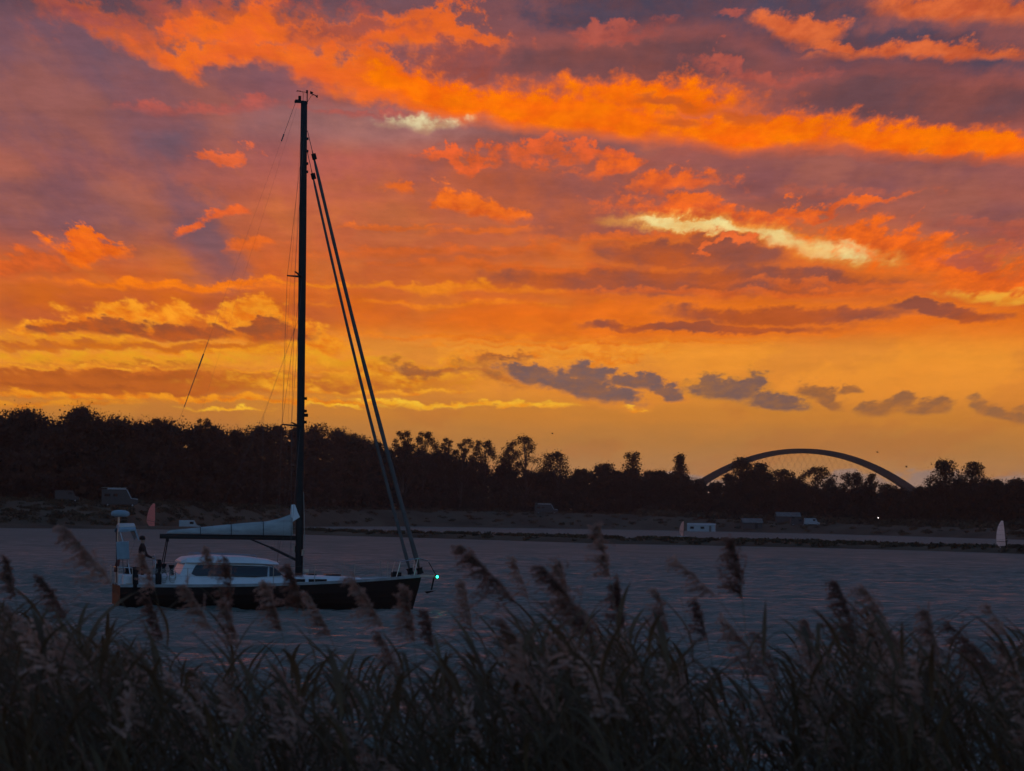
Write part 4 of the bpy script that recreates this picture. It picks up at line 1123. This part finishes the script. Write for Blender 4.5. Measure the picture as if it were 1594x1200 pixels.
# ------------------------------------------------------------------ windsurfers
def surf_rig(px, py, dist, H, face, col, label, lean, z=None, board=True):
    """sail built as a cambered sheet on its mast with battens and a wishbone boom"""
    p = at(px, py, dist)
    zz = 0.0 if z is None else z
    root = empty('windsurf_rig', (p.x, p.y, zz), face)
    tag(root, label, 'windsurf sail', 'windsurf sails on the sound')
    ms = mat('sail_film', col, 0.5, var=0.12, scale=1.2, trans=0.82)
    W_ = H * 0.40
    rot = Matrix.Rotation(lean, 3, 'Y')
    def S_(t, s):       # t up the mast, s from luff to leech
        tt = min(1, max(0, t))
        wd = W_ * (0.42 + 1.9 * tt) if tt < .22 else W_ * 0.84 * max(.12, 1 - ((tt - .22) / .80) ** 2.3) ** .62
        x = .30 * W_ - .10 * W_ * tt - .16 * W_ * tt * tt - wd * s
        y = .16 * math.sin(math.pi * s) * (1 - .4 * tt)
        return rot @ Vector((x, y, .25 + t * H))
    m = MB(); nt, ns = 22, 8
    vs = [S_(i / nt, k / ns) for i in range(nt + 1) for k in range(ns + 1)]
    vs2 = [v + Vector((0, .012, 0)) for v in vs]
    n_ = len(vs); fs = []
    for i in range(nt):
        for k in range(ns):
            a = i * (ns + 1) + k; fs.append((a, a + 1, a + ns + 2, a + ns + 1)); fs.append(tuple(n_ + q for q in (a + ns + 1, a + ns + 2, a + 1, a)))
    m.add(vs + vs2, fs); sail = m.build('sail', ms, root, smooth=True)
    for t in (.2, .36, .52, .68, .84):
        m = MB(); m.tube([S_(t, k / 6) + Vector((0, -.015, 0)) for k in range(7)], .015, 4); m.build('batten', M_ROPE, sail)
    m = MB(); m.tube([S_(t, 0) for t in np.linspace(-.04, 1, 8)], [.04 - .002 * i for i in range(8)], 6); m.build('mast', M_BLACK, root)
    m = MB()
    for s in (-1, 1):
        a, b = S_(.28, 0), S_(.30, 1)
        m.tube([a, (a + b) / 2 + Vector((0, s * .32, .0)), b], .03, 5)
    m.build('boom', M_BLACK, root)
    if board:
        m = MB(); secs = []
        for i in range(11):
            t = i / 10; x = -1.1 + 2.3 * t; w_ = .33 * math.sin(math.pi * (0.06 + .88 * t)) ** .6; zc = .10 + .12 * max(0, t - .75) * 2
            secs.append([Vector((x, y * w_, zc + h)) for y, h in ((-1, 0), (-.8, .05), (.8, .05), (1, 0), (.8, -.05), (-.8, -.05))])
        m.loft(secs); m.build('board', M_SAIL, root)
    return root, p
surf_rig(1561, 853, 372, 3.9, R(12), (0.98, 0.85, 0.76), 'cream windsurf sail with dark boom on the water at far right', R(0))
surf_rig(1061, 836, 620, 3.2, R(20), (0.75, 0.60, 0.54), 'small pale windsurf sail in the channel left of the white mobile home', R(8))
q = at(236, 812, 612); zg = float(land_z(q.x, q.y))
surf_rig(236, 812, 612, 5.5, R(18), (0.85, 0.46, 0.42), 'pink windsurf sail standing on the left bank behind the yacht stern', R(6), zg - .1, True)
rp = at(1566, 853, 372.5)
person((rp.x, rp.y + .5, .13), R(100), {'hand_l': (.5, .2, 1.35), 'hand_r': (.5, -.2, 1.35), 'foot_l': (.05, .3, 0), 'foot_r': (.05, -.25, 0), 'lean': -.25, 'knee': .10}, 'surfer in a black wetsuit behind the cream sail', [M_SKIN, M_WET, M_WET, M_HAIR])
# ------------------------------------------------------------------ vehicles and cabins on the far shore
M_VAN = mat('white_body', (0.40, 0.42, 0.44), 0.5, var=0.06, scale=1.0)
M_VANSIDE = mat('grey_or_shaded_side', (0.05, 0.045, 0.045), 0.5, var=0.1, scale=1.0)  # grey of dark vans and shed walls; on the motorhomes painted-in shade
M_TYRE = mat('tyre', (0.015, 0.015, 0.015), 0.9)
M_PANE = mat('sky_pale_windscreen', (0.30, 0.36, 0.40), 0.12, spec=0.8)  # pale base colour carries the sky's reflection
M_ROOF = mat('weathered_roof', (0.16, 0.14, 0.13), 0.9, var=0.25, scale=0.8)

def wheel(parent, x, y, r):
    m = MB(); m.tube([(x, y - .12, r), (x, y + .12, r)], r, 14); w_ = m.build('wheel', M_TYRE, parent)
    MB().tube([(x, y - .125, r), (x, y + .125, r)], r * .55, 10).build('rim', M_VAN, w_)

def motorhome(px, dist, L, H, label, flip=1, group='vehicles parked on the far shore'):
    p = at(px, 800, dist); z = float(land_z(p.x, p.y))
    root = empty('motorhome', (p.x, p.y, z), R(8) * flip)
    tag(root, label, 'motorhome', group)
    w_ = 1.1
    def ext(name, poly, mt, hw, bev=.06):
        m = MB(); n = len(poly)
        m.add([(x * flip, -hw, z_) for x, z_ in poly] + [(x * flip, hw, z_) for x, z_ in poly], [tuple(range(n)), tuple(range(n, 2 * n))[::-1]] + [(k, (k + 1) % n, n + (k + 1) % n, n + k) for k in range(n)])
        return m.build(name, mt, root, bevel=bev)
    h2 = L / 2
    ext('body', [(-h2, .45), (h2 - .15, .45), (h2, .8), (h2 - .05, H * .40), (h2 - 1.7, H * .45), (h2 - 2.7, H - .28), (-h2, H - .28)], M_VANSIDE, w_)  # flanks in shade painted dark; roof and bonnet keep the light paint
    ext('roof', [(-h2 + 1.2, H - .275), (h2 - 2.65, H - .275), (h2 - 2.75, H - .02), (-h2 + 1.3, H)], M_VAN, w_ + .04)
    ext('windscreen', [(h2 - 1.62, H * .455), (h2 - 1.40, H * .455), (h2 - 2.40, H - .29), (h2 - 2.70, H - .27)], M_PANE, w_ - .06, 0)
    ext('bonnet', [(h2 - 1.75, H * .42), (h2 + .02, H * .385), (h2 - .02, H * .44), (h2 - 1.7, H * .47)], M_VAN, w_ - .04)
    for x in (-h2 + 1.4, h2 - 1.2):
        for s in (-1, 1): wheel(root, x * flip, s * (w_ - .12), .36)
    m = MB()
    for s in (-.3, 0, .3): m.loft([[Vector((x * flip, s + a, H + .10 + b)) for a, b in ((-.12, -.04), (.12, -.04), (.12, .05), (-.12, .05))] for x in (-h2 - .1, -h2 + 1.5, h2 - 2.6)])
    m.build('roof_board', M_ROPE, root)
    for x in (-h2 + 1.6, h2 - 3.2): MB().box((x * flip, 0, H + .03), (.08, 1.9, .06)).build('roof_rack', M_BLACK, root)
    for x0, x1 in ((-h2 + .6, -h2 + 1.9), (-h2 + 2.6, -h2 + 3.6)):
        for s in (-1, 1): MB().box(((x0 + x1) / 2 * flip, s * (w_ + .004), H * .62), (x1 - x0, .03, .6)).build('side_window', M_GLASS, root)
    return root
motorhome(186, 640, 8.2, 4.2, 'motorhome with boards on its roof left of the pink sail', 1)
motorhome(850, 1120, 9.0, 4.0, 'dim motorhome below the tallest airy tree on the far shore', 1)

def mobile_home(px, py, dist, L, H, label, steps=True):
    p = at(px, py, dist); z = float(land_z(p.x, p.y))
    root = empty('mobile_home', (p.x, p.y, z), R(-10)); tag(root, label, 'mobile home', 'cabins on the far shore')
    MB().box((0, 0, .45 + H / 2), (L, 3.0, H)).build('wall', M_VAN, root, bevel=.05)
    m = MB(); m.loft([[Vector((x, y, .45 + H + z_)) for y, z_ in ((-1.65, 0.004), (0, .45), (1.65, 0.004))] for x in (-L / 2 - .1, L / 2 + .1)]); m.build('roof', M_VAN, root)
    for x in (-L * .32, L * .05):
        w_ = MB().box((x, -1.51, .45 + H * .55), (1.3, .05, .8)).build('window', M_GLASS, root)
        MB().box((x, -1.54, .45 + H * .55 - .44), (1.4, .07, .06)).build('sill', M_VAN, w_)
    d_ = MB().box((L * .33, -1.51, .45 + H * .44), (.85, .05, H * .82)).build('door', M_ROOF, root)
    MB().box((L * .33 + .3, -1.55, .45 + H * .42), (.08, .06, .03)).build('handle', M_BLACK, d_)
    for x in (-L * .4, 0, L * .4): MB().box((x, 0, .22), (.3, 2.6, .46)).build('footing', M_ROOF, root)
mobile_home(1092, 812, 1000, 10.0, 2.5, 'long white mobile home on the shore left of the bridge')
def van(px, dist, label, col_m, L=5.4, H=2.5, group='vehicles parked on the far shore'):
    p = at(px, 800, dist); z = float(land_z(p.x, p.y))
    root = empty('parked_van', (p.x, p.y, z), R(6)); tag(root, label, 'van', group)
    poly = [(-L / 2, .4), (L / 2, .4), (L / 2, 1.1), (L / 2 - .9, 1.25), (L / 2 - 1.5, H), (-L / 2, H)]
    n = len(poly); m = MB(); m.add([(x, -.98, z_) for x, z_ in poly] + [(x, .98, z_) for x, z_ in poly], [tuple(range(n)), tuple(range(n, 2 * n))[::-1]] + [(k, (k + 1) % n, n + (k + 1) % n, n + k) for k in range(n)])
    m.build('body', col_m, root, bevel=.08)
    m = MB(); m.add([(L / 2 - .88, -.8, 1.3), (L / 2 - .88, .8, 1.3), (L / 2 - 1.44, .8, H - .12), (L / 2 - 1.44, -.8, H - .12), (L / 2 - .98, -.8, 1.27), (L / 2 - .98, .8, 1.27), (L / 2 - 1.54, .8, H - .16), (L / 2 - 1.54, -.8, H - .16)], [(0, 1, 2, 3), (7, 6, 5, 4), (0, 4, 5, 1), (1, 5, 6, 2), (2, 6, 7, 3), (3, 7, 4, 0)]); m.build('windscreen', M_GLASS, root)
    for s in (-1, 1): MB().box((L / 2 - 2.1, s * .985, H - .6), (.9, .03, .55)).build('side_window', M_GLASS, root)
    for x in (-L / 2 + .9, L / 2 - .9):
        for s in (-1, 1): wheel(root, x, s * .88, .34)
van(1264, 985, 'white van parked on the shore right of the white mobile home', M_VAN)
van(1242, 990, 'dark van just left of the white van', M_VANSIDE)
van(296, 648, 'white van parked under the wood right of the pink sail', M_VAN, 5.0, 2.4)
van(104, 652, 'grey van parked under the wood left of the motorhome', M_VANSIDE, 5.6, 2.6)
def shed(px, py, dist, L, H, label):
    p = at(px, py, dist); z = float(land_z(p.x, p.y))
    root = empty('shed', (p.x, p.y, z), R(5)); tag(root, label, 'shed', 'cabins on the far shore')
    MB().box((0, 0, H / 2), (L, 4, H)).build('wall', M_VANSIDE, root)
    m = MB(); m.loft([[Vector((x, y, z_)) for y, z_ in ((-2.4, H - .25), (0, H + 1.3), (2.4, H - .25), (2.4, H - .37), (0, H + 1.16), (-2.4, H - .37))] for x in (-L / 2 - .3, L / 2 + .3)]); m.build('roof', M_ROOF, root)
    MB().box((L * .2, -2.0, 1.0), (1.0, .08, 2.0)).build('door', M_BLACK, root)
shed(1170, 800, 1000, 7.0, 2.6, 'low grey roofed shed between the mobile home and the vans')
shed(1226, 803, 1020, 8.5, 2.4, 'low shed with a pale roof behind the dark van')

M_BULB = mat('lit_bulb', (0.9, 0.9, 0.85), 0.4, emit=(1.0, 0.92, 0.8, 1.6))
p = at(1367, 806, 900); z = float(land_z(p.x, p.y))
lamp = empty('shore_lamp', (p.x, p.y, z)); tag(lamp, 'small lit lamp on a post right of the white van', 'lamp')
MB().tube([(0, 0, 0), (0, 0, p.z - z - .1)], .05, 6).build('post', M_BLACK, lamp)
MB().lathe((0, 0, p.z - z), [(.03, -.10), (.10, -.05), (.12, 0), (.10, .06), (.03, .10)], 10).build('globe', M_BULB, lamp, smooth=True)

# ------------------------------------------------------------------ birds
M_BIRD = mat('dark_feathers', (0.03, 0.026, 0.024), 0.8)
def bird(px, py, dist, span, tilt, label):
    p = at(px, py, dist)
    root = empty('gull', tuple(p), R(random.uniform(-40, 40))); tag(root, label, 'bird', 'birds over the far shore')
    k = span / 1.2
    m = MB(); m.lathe((0, 0, 0), [(.01, -.26), (.05, -.18), (.075, 0), (.055, .14), (.045, .2), (.012, .27)], 8)
    m.v = [(z * k, y * k, x * k) for x, y, z in m.v]; m.build('body', M_BIRD, root, smooth=True)
    for s in (-1, 1):
        m = MB(); pr = [(0, .13), (.25, .15), (.45, .11), (.62, .02)]; up = [0, .16 + tilt, .17 + tilt, .08 + tilt]
        m.loft([[Vector((c * k - .02 - abs(y) * .12 * k, s * y * k, u * k)), Vector((-c * k - abs(y) * .12 * k, s * y * k, u * k)), Vector((-c * k - abs(y) * .12 * k, s * y * k, u * k + .012)), Vector((c * k - .02 - abs(y) * .12 * k, s * y * k, u * k + .012))] for (y, c), u in zip(pr, up)])
        m.build('wing', M_BIRD, root)
    m = MB(); m.add([(-.24 * k, -.03, 0), (-.24 * k, .03, 0), (-.40 * k, .07, 0), (-.40 * k, -.07, 0), (-.24 * k, -.03, .012), (-.24 * k, .03, .012), (-.40 * k, .07, .012), (-.40 * k, -.07, .012)], [(0, 1, 2, 3), (7, 6, 5, 4), (0, 4, 5, 1), (1, 5, 6, 2), (2, 6, 7, 3), (3, 7, 4, 0)]); m.build('tail', M_BIRD, root)
bird(860, 675, 560, 0.9, .05, 'tiny dark bird above the round-headed tree')
bird(1366, 704, 560, 1.1, .0, 'dark bird flying above the right shoulder of the arch')
bird(1411, 727, 560, 1.1, .1, 'dark bird low over the right foot of the arch')
bird(285, 648, 500, .9, .0, 'tiny dark bird below the end of the backstay')
# ------------------------------------------------------------------ reeds on the near bank
M_RLEAF = mat('reed_leaf', (0.17, 0.112, 0.056), 0.75, col2=(0.062, 0.042, 0.025), scale=1.2, spec=0.3, trans=0.25)
M_RSTEM = mat('reed_stem', (0.18, 0.13, 0.075), 0.7, var=0.3, scale=1.5)
M_RPLUME2 = mat('old_reed_plume', (0.32, 0.20, 0.15), 0.9, col2=(0.15, 0.09, 0.075), scale=6, spec=0.1, trans=0.45)
M_RPLUME = mat('reed_plume', (0.58, 0.38, 0.30), 0.9, col2=(0.28, 0.18, 0.14), scale=6, spec=0.1, trans=0.3)

def stem_curve(base, tip, bow):
    """the stem stands up and the wind bends its upper part over to the left"""
    base, tip = Vector(base), Vector(tip)
    def P_(t):
        q = base.lerp(tip, t)
        q.x += bow * math.sin(math.pi * t ** 1.6) * .5 + (tip.x - base.x) * (.35 * t ** 1.6 + .65 * t ** 6 - t)
        q.y += (tip.y - base.y) * (t ** 2 - t)
        return q
    return P_

def blade(L, wd, ang, droop, az, n=6):
    """one long leaf: starts along the stem, leaves it at ang and bends over with the wind"""
    vs, fs = [], []
    p = Vector((0, 0, 0)); a = ang * .35
    h = Vector((math.cos(az), math.sin(az), 0)); side = Vector((-math.sin(az), math.cos(az), 0))
    for i in range(n + 1):
        t = i / n
        a = ang * (.35 + .65 * min(1, t * 2.5)) + droop * t * t
        wv = wd * (0.35 + 1.3 * t if t < .4 else (1 - ((t - .4) / .6) ** 1.7) * .87 + .03) * .5
        vs += [p - side * wv, p + Vector((0, 0, -wv * .25)), p + side * wv]
        p = p + (h * math.sin(a) + Vector((0, 0, math.cos(a)))) * (L / n)
        if i < n:
            o = i * 3; fs += [(o, o + 1, o + 4, o + 3), (o + 1, o + 2, o + 5, o + 4)]
    return vs, fs

def plume(P_, t0, r, full=1.0, fine=True):
    """feathery seed head: many thin drooping side branches blown to one side"""
    vs, fs = [], []
    nb = int((60 if fine else 18) * full)
    Lh = (P_(1.0) - P_(t0)).length
    for k in range(nb):
        s = (k + r.random()) / nb
        t = t0 + (1 - t0) * s
        p = P_(t)
        tan = (P_(min(1, t + .02)) - P_(t - .02)).normalized()
        L = Lh * (0.50 - .30 * s) * (0.35 + .9 * r.random())
        d = (tan * (.7 + .5 * r.random()) + Vector((-.55 + .55 * r.normal(), .6 * r.normal(), .0 + .4 * r.normal()))).normalized()
        n = 7 if fine else 4
        q = p.copy()
        for i in range(n):
            d = (d + Vector((-.09 + .12 * r.normal(), .1 * r.normal(), -.12 + .12 * r.normal()))).normalized()
            q2 = q + d * (L / n)
            wv = (.0026 if fine else .010) * (1.35 - .8 * i / n)
            sd = d.cross(Vector((r.normal(), r.normal(), r.normal()))).normalized() * wv
            o = len(vs)
            vs += [q - sd, q + sd, q2 + sd * .8, q2 - sd * .8]; fs.append((o, o + 1, o + 2, o + 3))
            if fine:
                for j in range(3):                            # spikelets
                    dv = (d * .6 + Vector((r.normal() * .7 - .25, r.normal() * .7, r.normal() * .5 - .3))).normalized() * (.020 + .012 * r.random())
                    sv = dv.cross(d + Vector((.1, .2, .3))).normalized() * .0042
                    c = q.lerp(q2, r.random()); o = len(vs)
                    vs += [c, c + dv * .5 + sv, c + dv, c + dv * .5 - sv]; fs.append((o, o + 1, o + 2, o + 3))
            q = q2
    return vs, fs

LEAVES = []
rl = np.random.default_rng(77)
for k in range(14):
    v_, f_ = blade(rl.uniform(.38, .58), rl.uniform(.022, .050), R(rl.uniform(30, 62)), R(rl.uniform(10, 105)), 0.0, 7)
    LEAVES.append(MB().add(v_, f_))
LEAF_ME = []
for lm in LEAVES:
    me = bpy.data.meshes.new('leaf'); me.from_pydata(lm.v, [], lm.f); me.materials.append(M_RLEAF)
    me.polygons.foreach_set('use_smooth', [True] * len(me.polygons)); me.update(); LEAF_ME.append(me)

def reed(tx, ty, dist, lean, label, nl=6, head=.3, has_plume=True, full=1.0, k=0):
    """tip pixel, how far the tip is blown to the left of the foot (metres), number of leaves"""
    r = np.random.default_rng(int(tx * 7 + ty * 3) + k)
    tip = at(tx, ty, dist)
    bx = tip.x + lean; by = dist + r.normal(0, .15)
    gz = bank_z(bx, by)
    lean *= (1.6, 1.1, .8, 1.45, .5)[k % 5]; bx = tip.x + lean; gz = bank_z(bx, by)
    P_ = stem_curve((bx, by, gz - .02), tip, lean * .15)
    H = tip.z - gz
    root = empty('reed', (bx, by, gz)); tag(root, label, 'reed', 'reeds standing out of the reed bed')
    off = Vector((bx, by, gz))
    t0 = 1 - head / H
    m = MB(); ts = np.linspace(0, 1, 14)
    m.tube([P_(t) - off for t in ts], [.0052 * (1 - .72 * t) for t in ts], 5); m.build('stem', M_RSTEM, root, smooth=True)
    if has_plume:
        v_, f_ = plume(lambda t: P_(t) - off, t0, r, full)
        me = bpy.data.meshes.new('plume'); me.from_pydata(v_, [], f_); me.materials.append(M_RPLUME2 if k % 3 == 1 else M_RPLUME)
        o = bpy.data.objects.new('plume', me); COL.objects.link(o); o.parent = root
    for i in range(nl):
        t = (.42 + .50 * (i + .4 * r.random()) / nl) * (t0 if has_plume else .98)
        o = bpy.data.objects.new('leaf', LEAF_ME[int(r.integers(len(LEAF_ME)))]); COL.objects.link(o); o.parent = root
        o.location = P_(t) - off
        az = math.pi * (1 if (i % 2 == 0 or r.random() < .35) else 0) + r.normal(0, .55)
        o.rotation_euler = (0, -R(6 + 14 * t) if True else 0, az)
        s = .8 + .4 * r.random(); o.scale = (s, s, s)
    return root

FG = [  # tip x, tip y, distance, lean, head length, fullness, label
    (100, 820, 16.5, .42, .33, 1.1, 'tall reed with ragged plume crossing the water left of the yacht stern'),
    (66, 900, 18, .38, .26, .8, 'reed plume at far left below the tall leftmost reed'),
    (222, 862, 19, .34, .25, .6, 'reed plume in front of the yacht cockpit'),
    (322, 852, 18, .16, .16, .35, 'short thin reed tip in front of the pilothouse roof'),
    (356, 872, 18.5, .12, .34, .8, 'reed plume in front of the pilothouse window'),
    (288, 912, 17.5, .26, .26, .9, 'reed plume against the dark hull below the pilothouse'),
    (415, 908, 18, .22, .30, 1.0, 'pale reed plume against the dark hull left of the mast'),
    (452, 884, 17, .30, .26, .9, 'reed plume in front of the mast foot'),
    (548, 898, 17, .32, .30, .8, 'slender reed crossing the dark hull right of the mast'),
    (634, 918, 17.5, .22, .32, 1.1, 'reed plume hanging below the yacht bow'),
    (720, 850, 16, .46, .32, 1.1, 'tall bowed reed right of the green lamp'),
    (722, 905, 19, .12, .34, .9, 'upright reed plume under the tall bowed reed'),
    (800, 868, 19, .34, .28, .5, 'thin wispy reed right of the tall bowed reed'),
    (846, 882, 16.5, .40, .40, 1.4, 'thick drooping plume left of the pair in the middle'),
    (872, 878, 17.5, .34, .34, 1.2, 'right-hand plume of the thick middle pair'),
    (932, 820, 17, .12, .30, .9, 'upright reed reaching up to the spit in mid picture'),
    (962, 905, 17.5, .10, .30, 1.0, 'short dark plume right of the upright reed'),
    (1022, 918, 18, .26, .28, .7, 'slim reed plume left of the bent grass blades'),
    (1048, 868, 16, .55, .22, .4, 'thin reed bent far over to the left in mid right'),
    (1142, 842, 16.5, .26, .34, 1.2, 'tall dark plume over the channel, right of centre'),
    (1128, 965, 17, .34, .34, 1.0, 'lower plume below the tall dark plume right of centre'),
    (1255, 965, 17, .16, .30, .9, 'broad dim plume left of the twin plumes'),
    (1304, 908, 16.5, .30, .36, 1.2, 'left one of the twin plumes on the right'),
    (1346, 916, 16.5, .30, .42, 1.3, 'right one of the twin plumes on the right'),
    (1442, 950, 16.5, .40, .32, 1.1, 'plume right of the twin plumes, tip blown far left'),
    (1478, 972, 17, .42, .36, 1.1, 'broad low plume near the right edge'),
    (1536, 942, 16, .44, .18, .3, 'thin bare reed tip near the right edge'),
    (1560, 1000, 16.5, .36, .34, 1.0, 'plume at the right edge of the reed bed'),
    (12, 870, 18, .12, .24, .8, 'dim plume at the left edge of the picture'),
    (16, 950, 17, .26, .28, 1.0, 'low plume at the left edge of the picture'),
    (480, 925, 18.5, .24, .28, .8, 'plume in front of the hull below the coachroof'),
    (230, 930, 18.5, .24, .28, .8, 'plume below the yacht stern'),
    (350, 940, 18, .28, .28, .8, 'plume below the hull under the pilothouse'),
    (590, 985, 18, .24, .28, .7, 'plume over the water below the yacht bow'),
    (664, 950, 18, .26, .24, .6, 'small plume right of the hanging bow plume'),
    (780, 965, 17.5, .28, .30, .9, 'low plume left of the thick middle pair'),
    (905, 945, 17, .26, .34, 1.0, 'low plume under the thick middle pair'),
    (1085, 935, 18, .24, .26, .6, 'small plume under the far bent reed'),
    (1180, 985, 18, .22, .28, .7, 'low plume left of the broad dim plume'),
    (1400, 1000, 17.5, .28, .30, .8, 'low plume between the twin plumes and the right edge group'),
]
for k, (tx, ty, d_, ln, hd, fu, lab) in enumerate(FG):
    reed(tx, ty, d_, ln, lab, 6, hd, True, fu, k)
BL = [(190, 975), (455, 1005), (560, 1010), (615, 1000), (690, 985), (750, 1010), (1010, 985), (1060, 930), (1110, 1000), (1215, 1010), (1335, 985), (1500, 1010), (130, 930), (385, 1000), (830, 990), (960, 980)]
BLAB = ['left of the yacht stern', 'below the mast foot', 'below the foresails', 'under the yacht bow', 'right of the yacht bow', 'under the tall bowed reed', 'left of the far bent reed', 'beside the far bent reed', 'under the tall dark plume', 'left of the twin plumes', 'between the twin plumes', 'near the right edge', 'below the tall leftmost reed', 'under the pilothouse', 'under the wispy middle reed', 'right of the upright reed']
for k, (tx, ty) in enumerate(BL):
    reed(tx, ty, 15.5 + (k * 37 % 30) / 10, .16 + (k * 13 % 10) / 40, 'leafy reed without a plume, blades spread, ' + BLAB[k], 8, .05, False, 1, 100 + k)

TOPS = [(-60, 975), (60, 985), (150, 1020), (260, 1050), (300, 1075), (450, 1060), (600, 1075), (700, 1050), (800, 1005), (950, 990), (1020, 1030), (1100, 1075), (1180, 1100), (1240, 1030), (1350, 990), (1420, 1030), (1500, 1040), (1660, 1020)]
DENSE = [(-60, 1.0), (100, 1.0), (200, .8), (280, .35), (420, .5), (560, .4), (620, .6), (690, .5), (780, 1.0), (980, 1.0), (1050, .6), (1120, .28), (1170, .35), (1240, .9), (1400, .95), (1450, .6), (1520, .7), (1660, .95)]
def bed():
    r = np.random.default_rng(404)
    V1, F1, V2, F2, V3, F3 = [], [], [], [], [], []
    n1 = n2 = n3 = 0
    for k in range(1900):
        x = r.uniform(-90, 1690)
        if r.random() > np.interp(x, [p[0] for p in DENSE], [p[1] for p in DENSE]): continue
        d = r.uniform(14.5, 24)
        ty = np.interp(x, [p[0] for p in TOPS], [p[1] for p in TOPS]) + r.gamma(1.4, 48) - 30
        tip = at(x, ty, d)
        lean = r.uniform(-.10, .55); bx = tip.x + lean
        gz = bank_z(bx, d)
        if tip.z < gz + .5: continue
        P_ = stem_curve((bx, d, gz - .02), tip, lean * .15)
        H = tip.z - gz
        m = MB(); ts = np.linspace(.0, 1, 7)
        m.tube([P_(t) for t in ts], [.0055 * (1 - .7 * t) for t in ts], 3, False)
        V1 += m.v; F1 += [tuple(i + n1 for i in f) for f in m.f]; n1 += len(m.v)
        for i in range(9):
            t = .22 + .76 * (i + r.random()) / 9
            v_, f_ = LEAVES[int(r.integers(len(LEAVES)))].v, LEAVES[0].f
            az = math.pi * (1 if r.random() < .66 else 0) + r.normal(0, .6); s = r.uniform(.75, 1.25)
            c, sn = math.cos(az) * s, math.sin(az) * s; p = P_(t)
            A_ = np.array(v_)
            V2.append(np.stack([A_[:, 0] * c - A_[:, 1] * sn + p.x - A_[:, 2] * .12, A_[:, 0] * sn + A_[:, 1] * c + p.y, A_[:, 2] * s + p.z], -1))
            F2.append(np.array(f_) + n2); n2 += len(A_)
        if r.random() < .22:
            v_, f_ = plume(P_, 1 - .26 / H, r, 1.0, False)
            V3 += [tuple(q) for q in v_]; F3 += [tuple(i + n3 for i in f) for f in f_]; n3 += len(v_)
    root = empty('reed_bed', (0, 18, 0)); tag(root, 'dense dark reed bed across the whole foreground', 'reeds', None, 'stuff')
    for nm, V_, F_, mt in (('stems', V1, F1, M_RSTEM), ('leaves', np.concatenate(V2), np.concatenate(F2), M_RLEAF), ('plumes', V3, F3, M_RPLUME)):
        o = raw(nm, V_, F_, mt, root); o.location = (0, -18, 0); o['kind'] = 'stuff'
bed()
# ------------------------------------------------------------------ evening haze over water and shore
def haze():
    m = bpy.data.materials.new('haze'); m.use_nodes = True
    nt = m.node_tree; nt.nodes.clear()
    pv = nt.nodes.new('ShaderNodeVolumePrincipled'); out = nt.nodes.new('ShaderNodeOutputMaterial')
    pv.inputs['Color'].default_value = (0.82, 0.80, 0.80, 1)
    pv.inputs['Density'].default_value = 8.5e-5
    pv.inputs['Anisotropy'].default_value = 0.7
    nt.links.new(pv.outputs[0], out.inputs['Volume'])
    o = MB().box((0, 0, 28.0), (10400, 10400, 66.0)).build('haze', m)
    tag(o, 'thin evening haze over the sound', None, None, 'stuff')
haze()
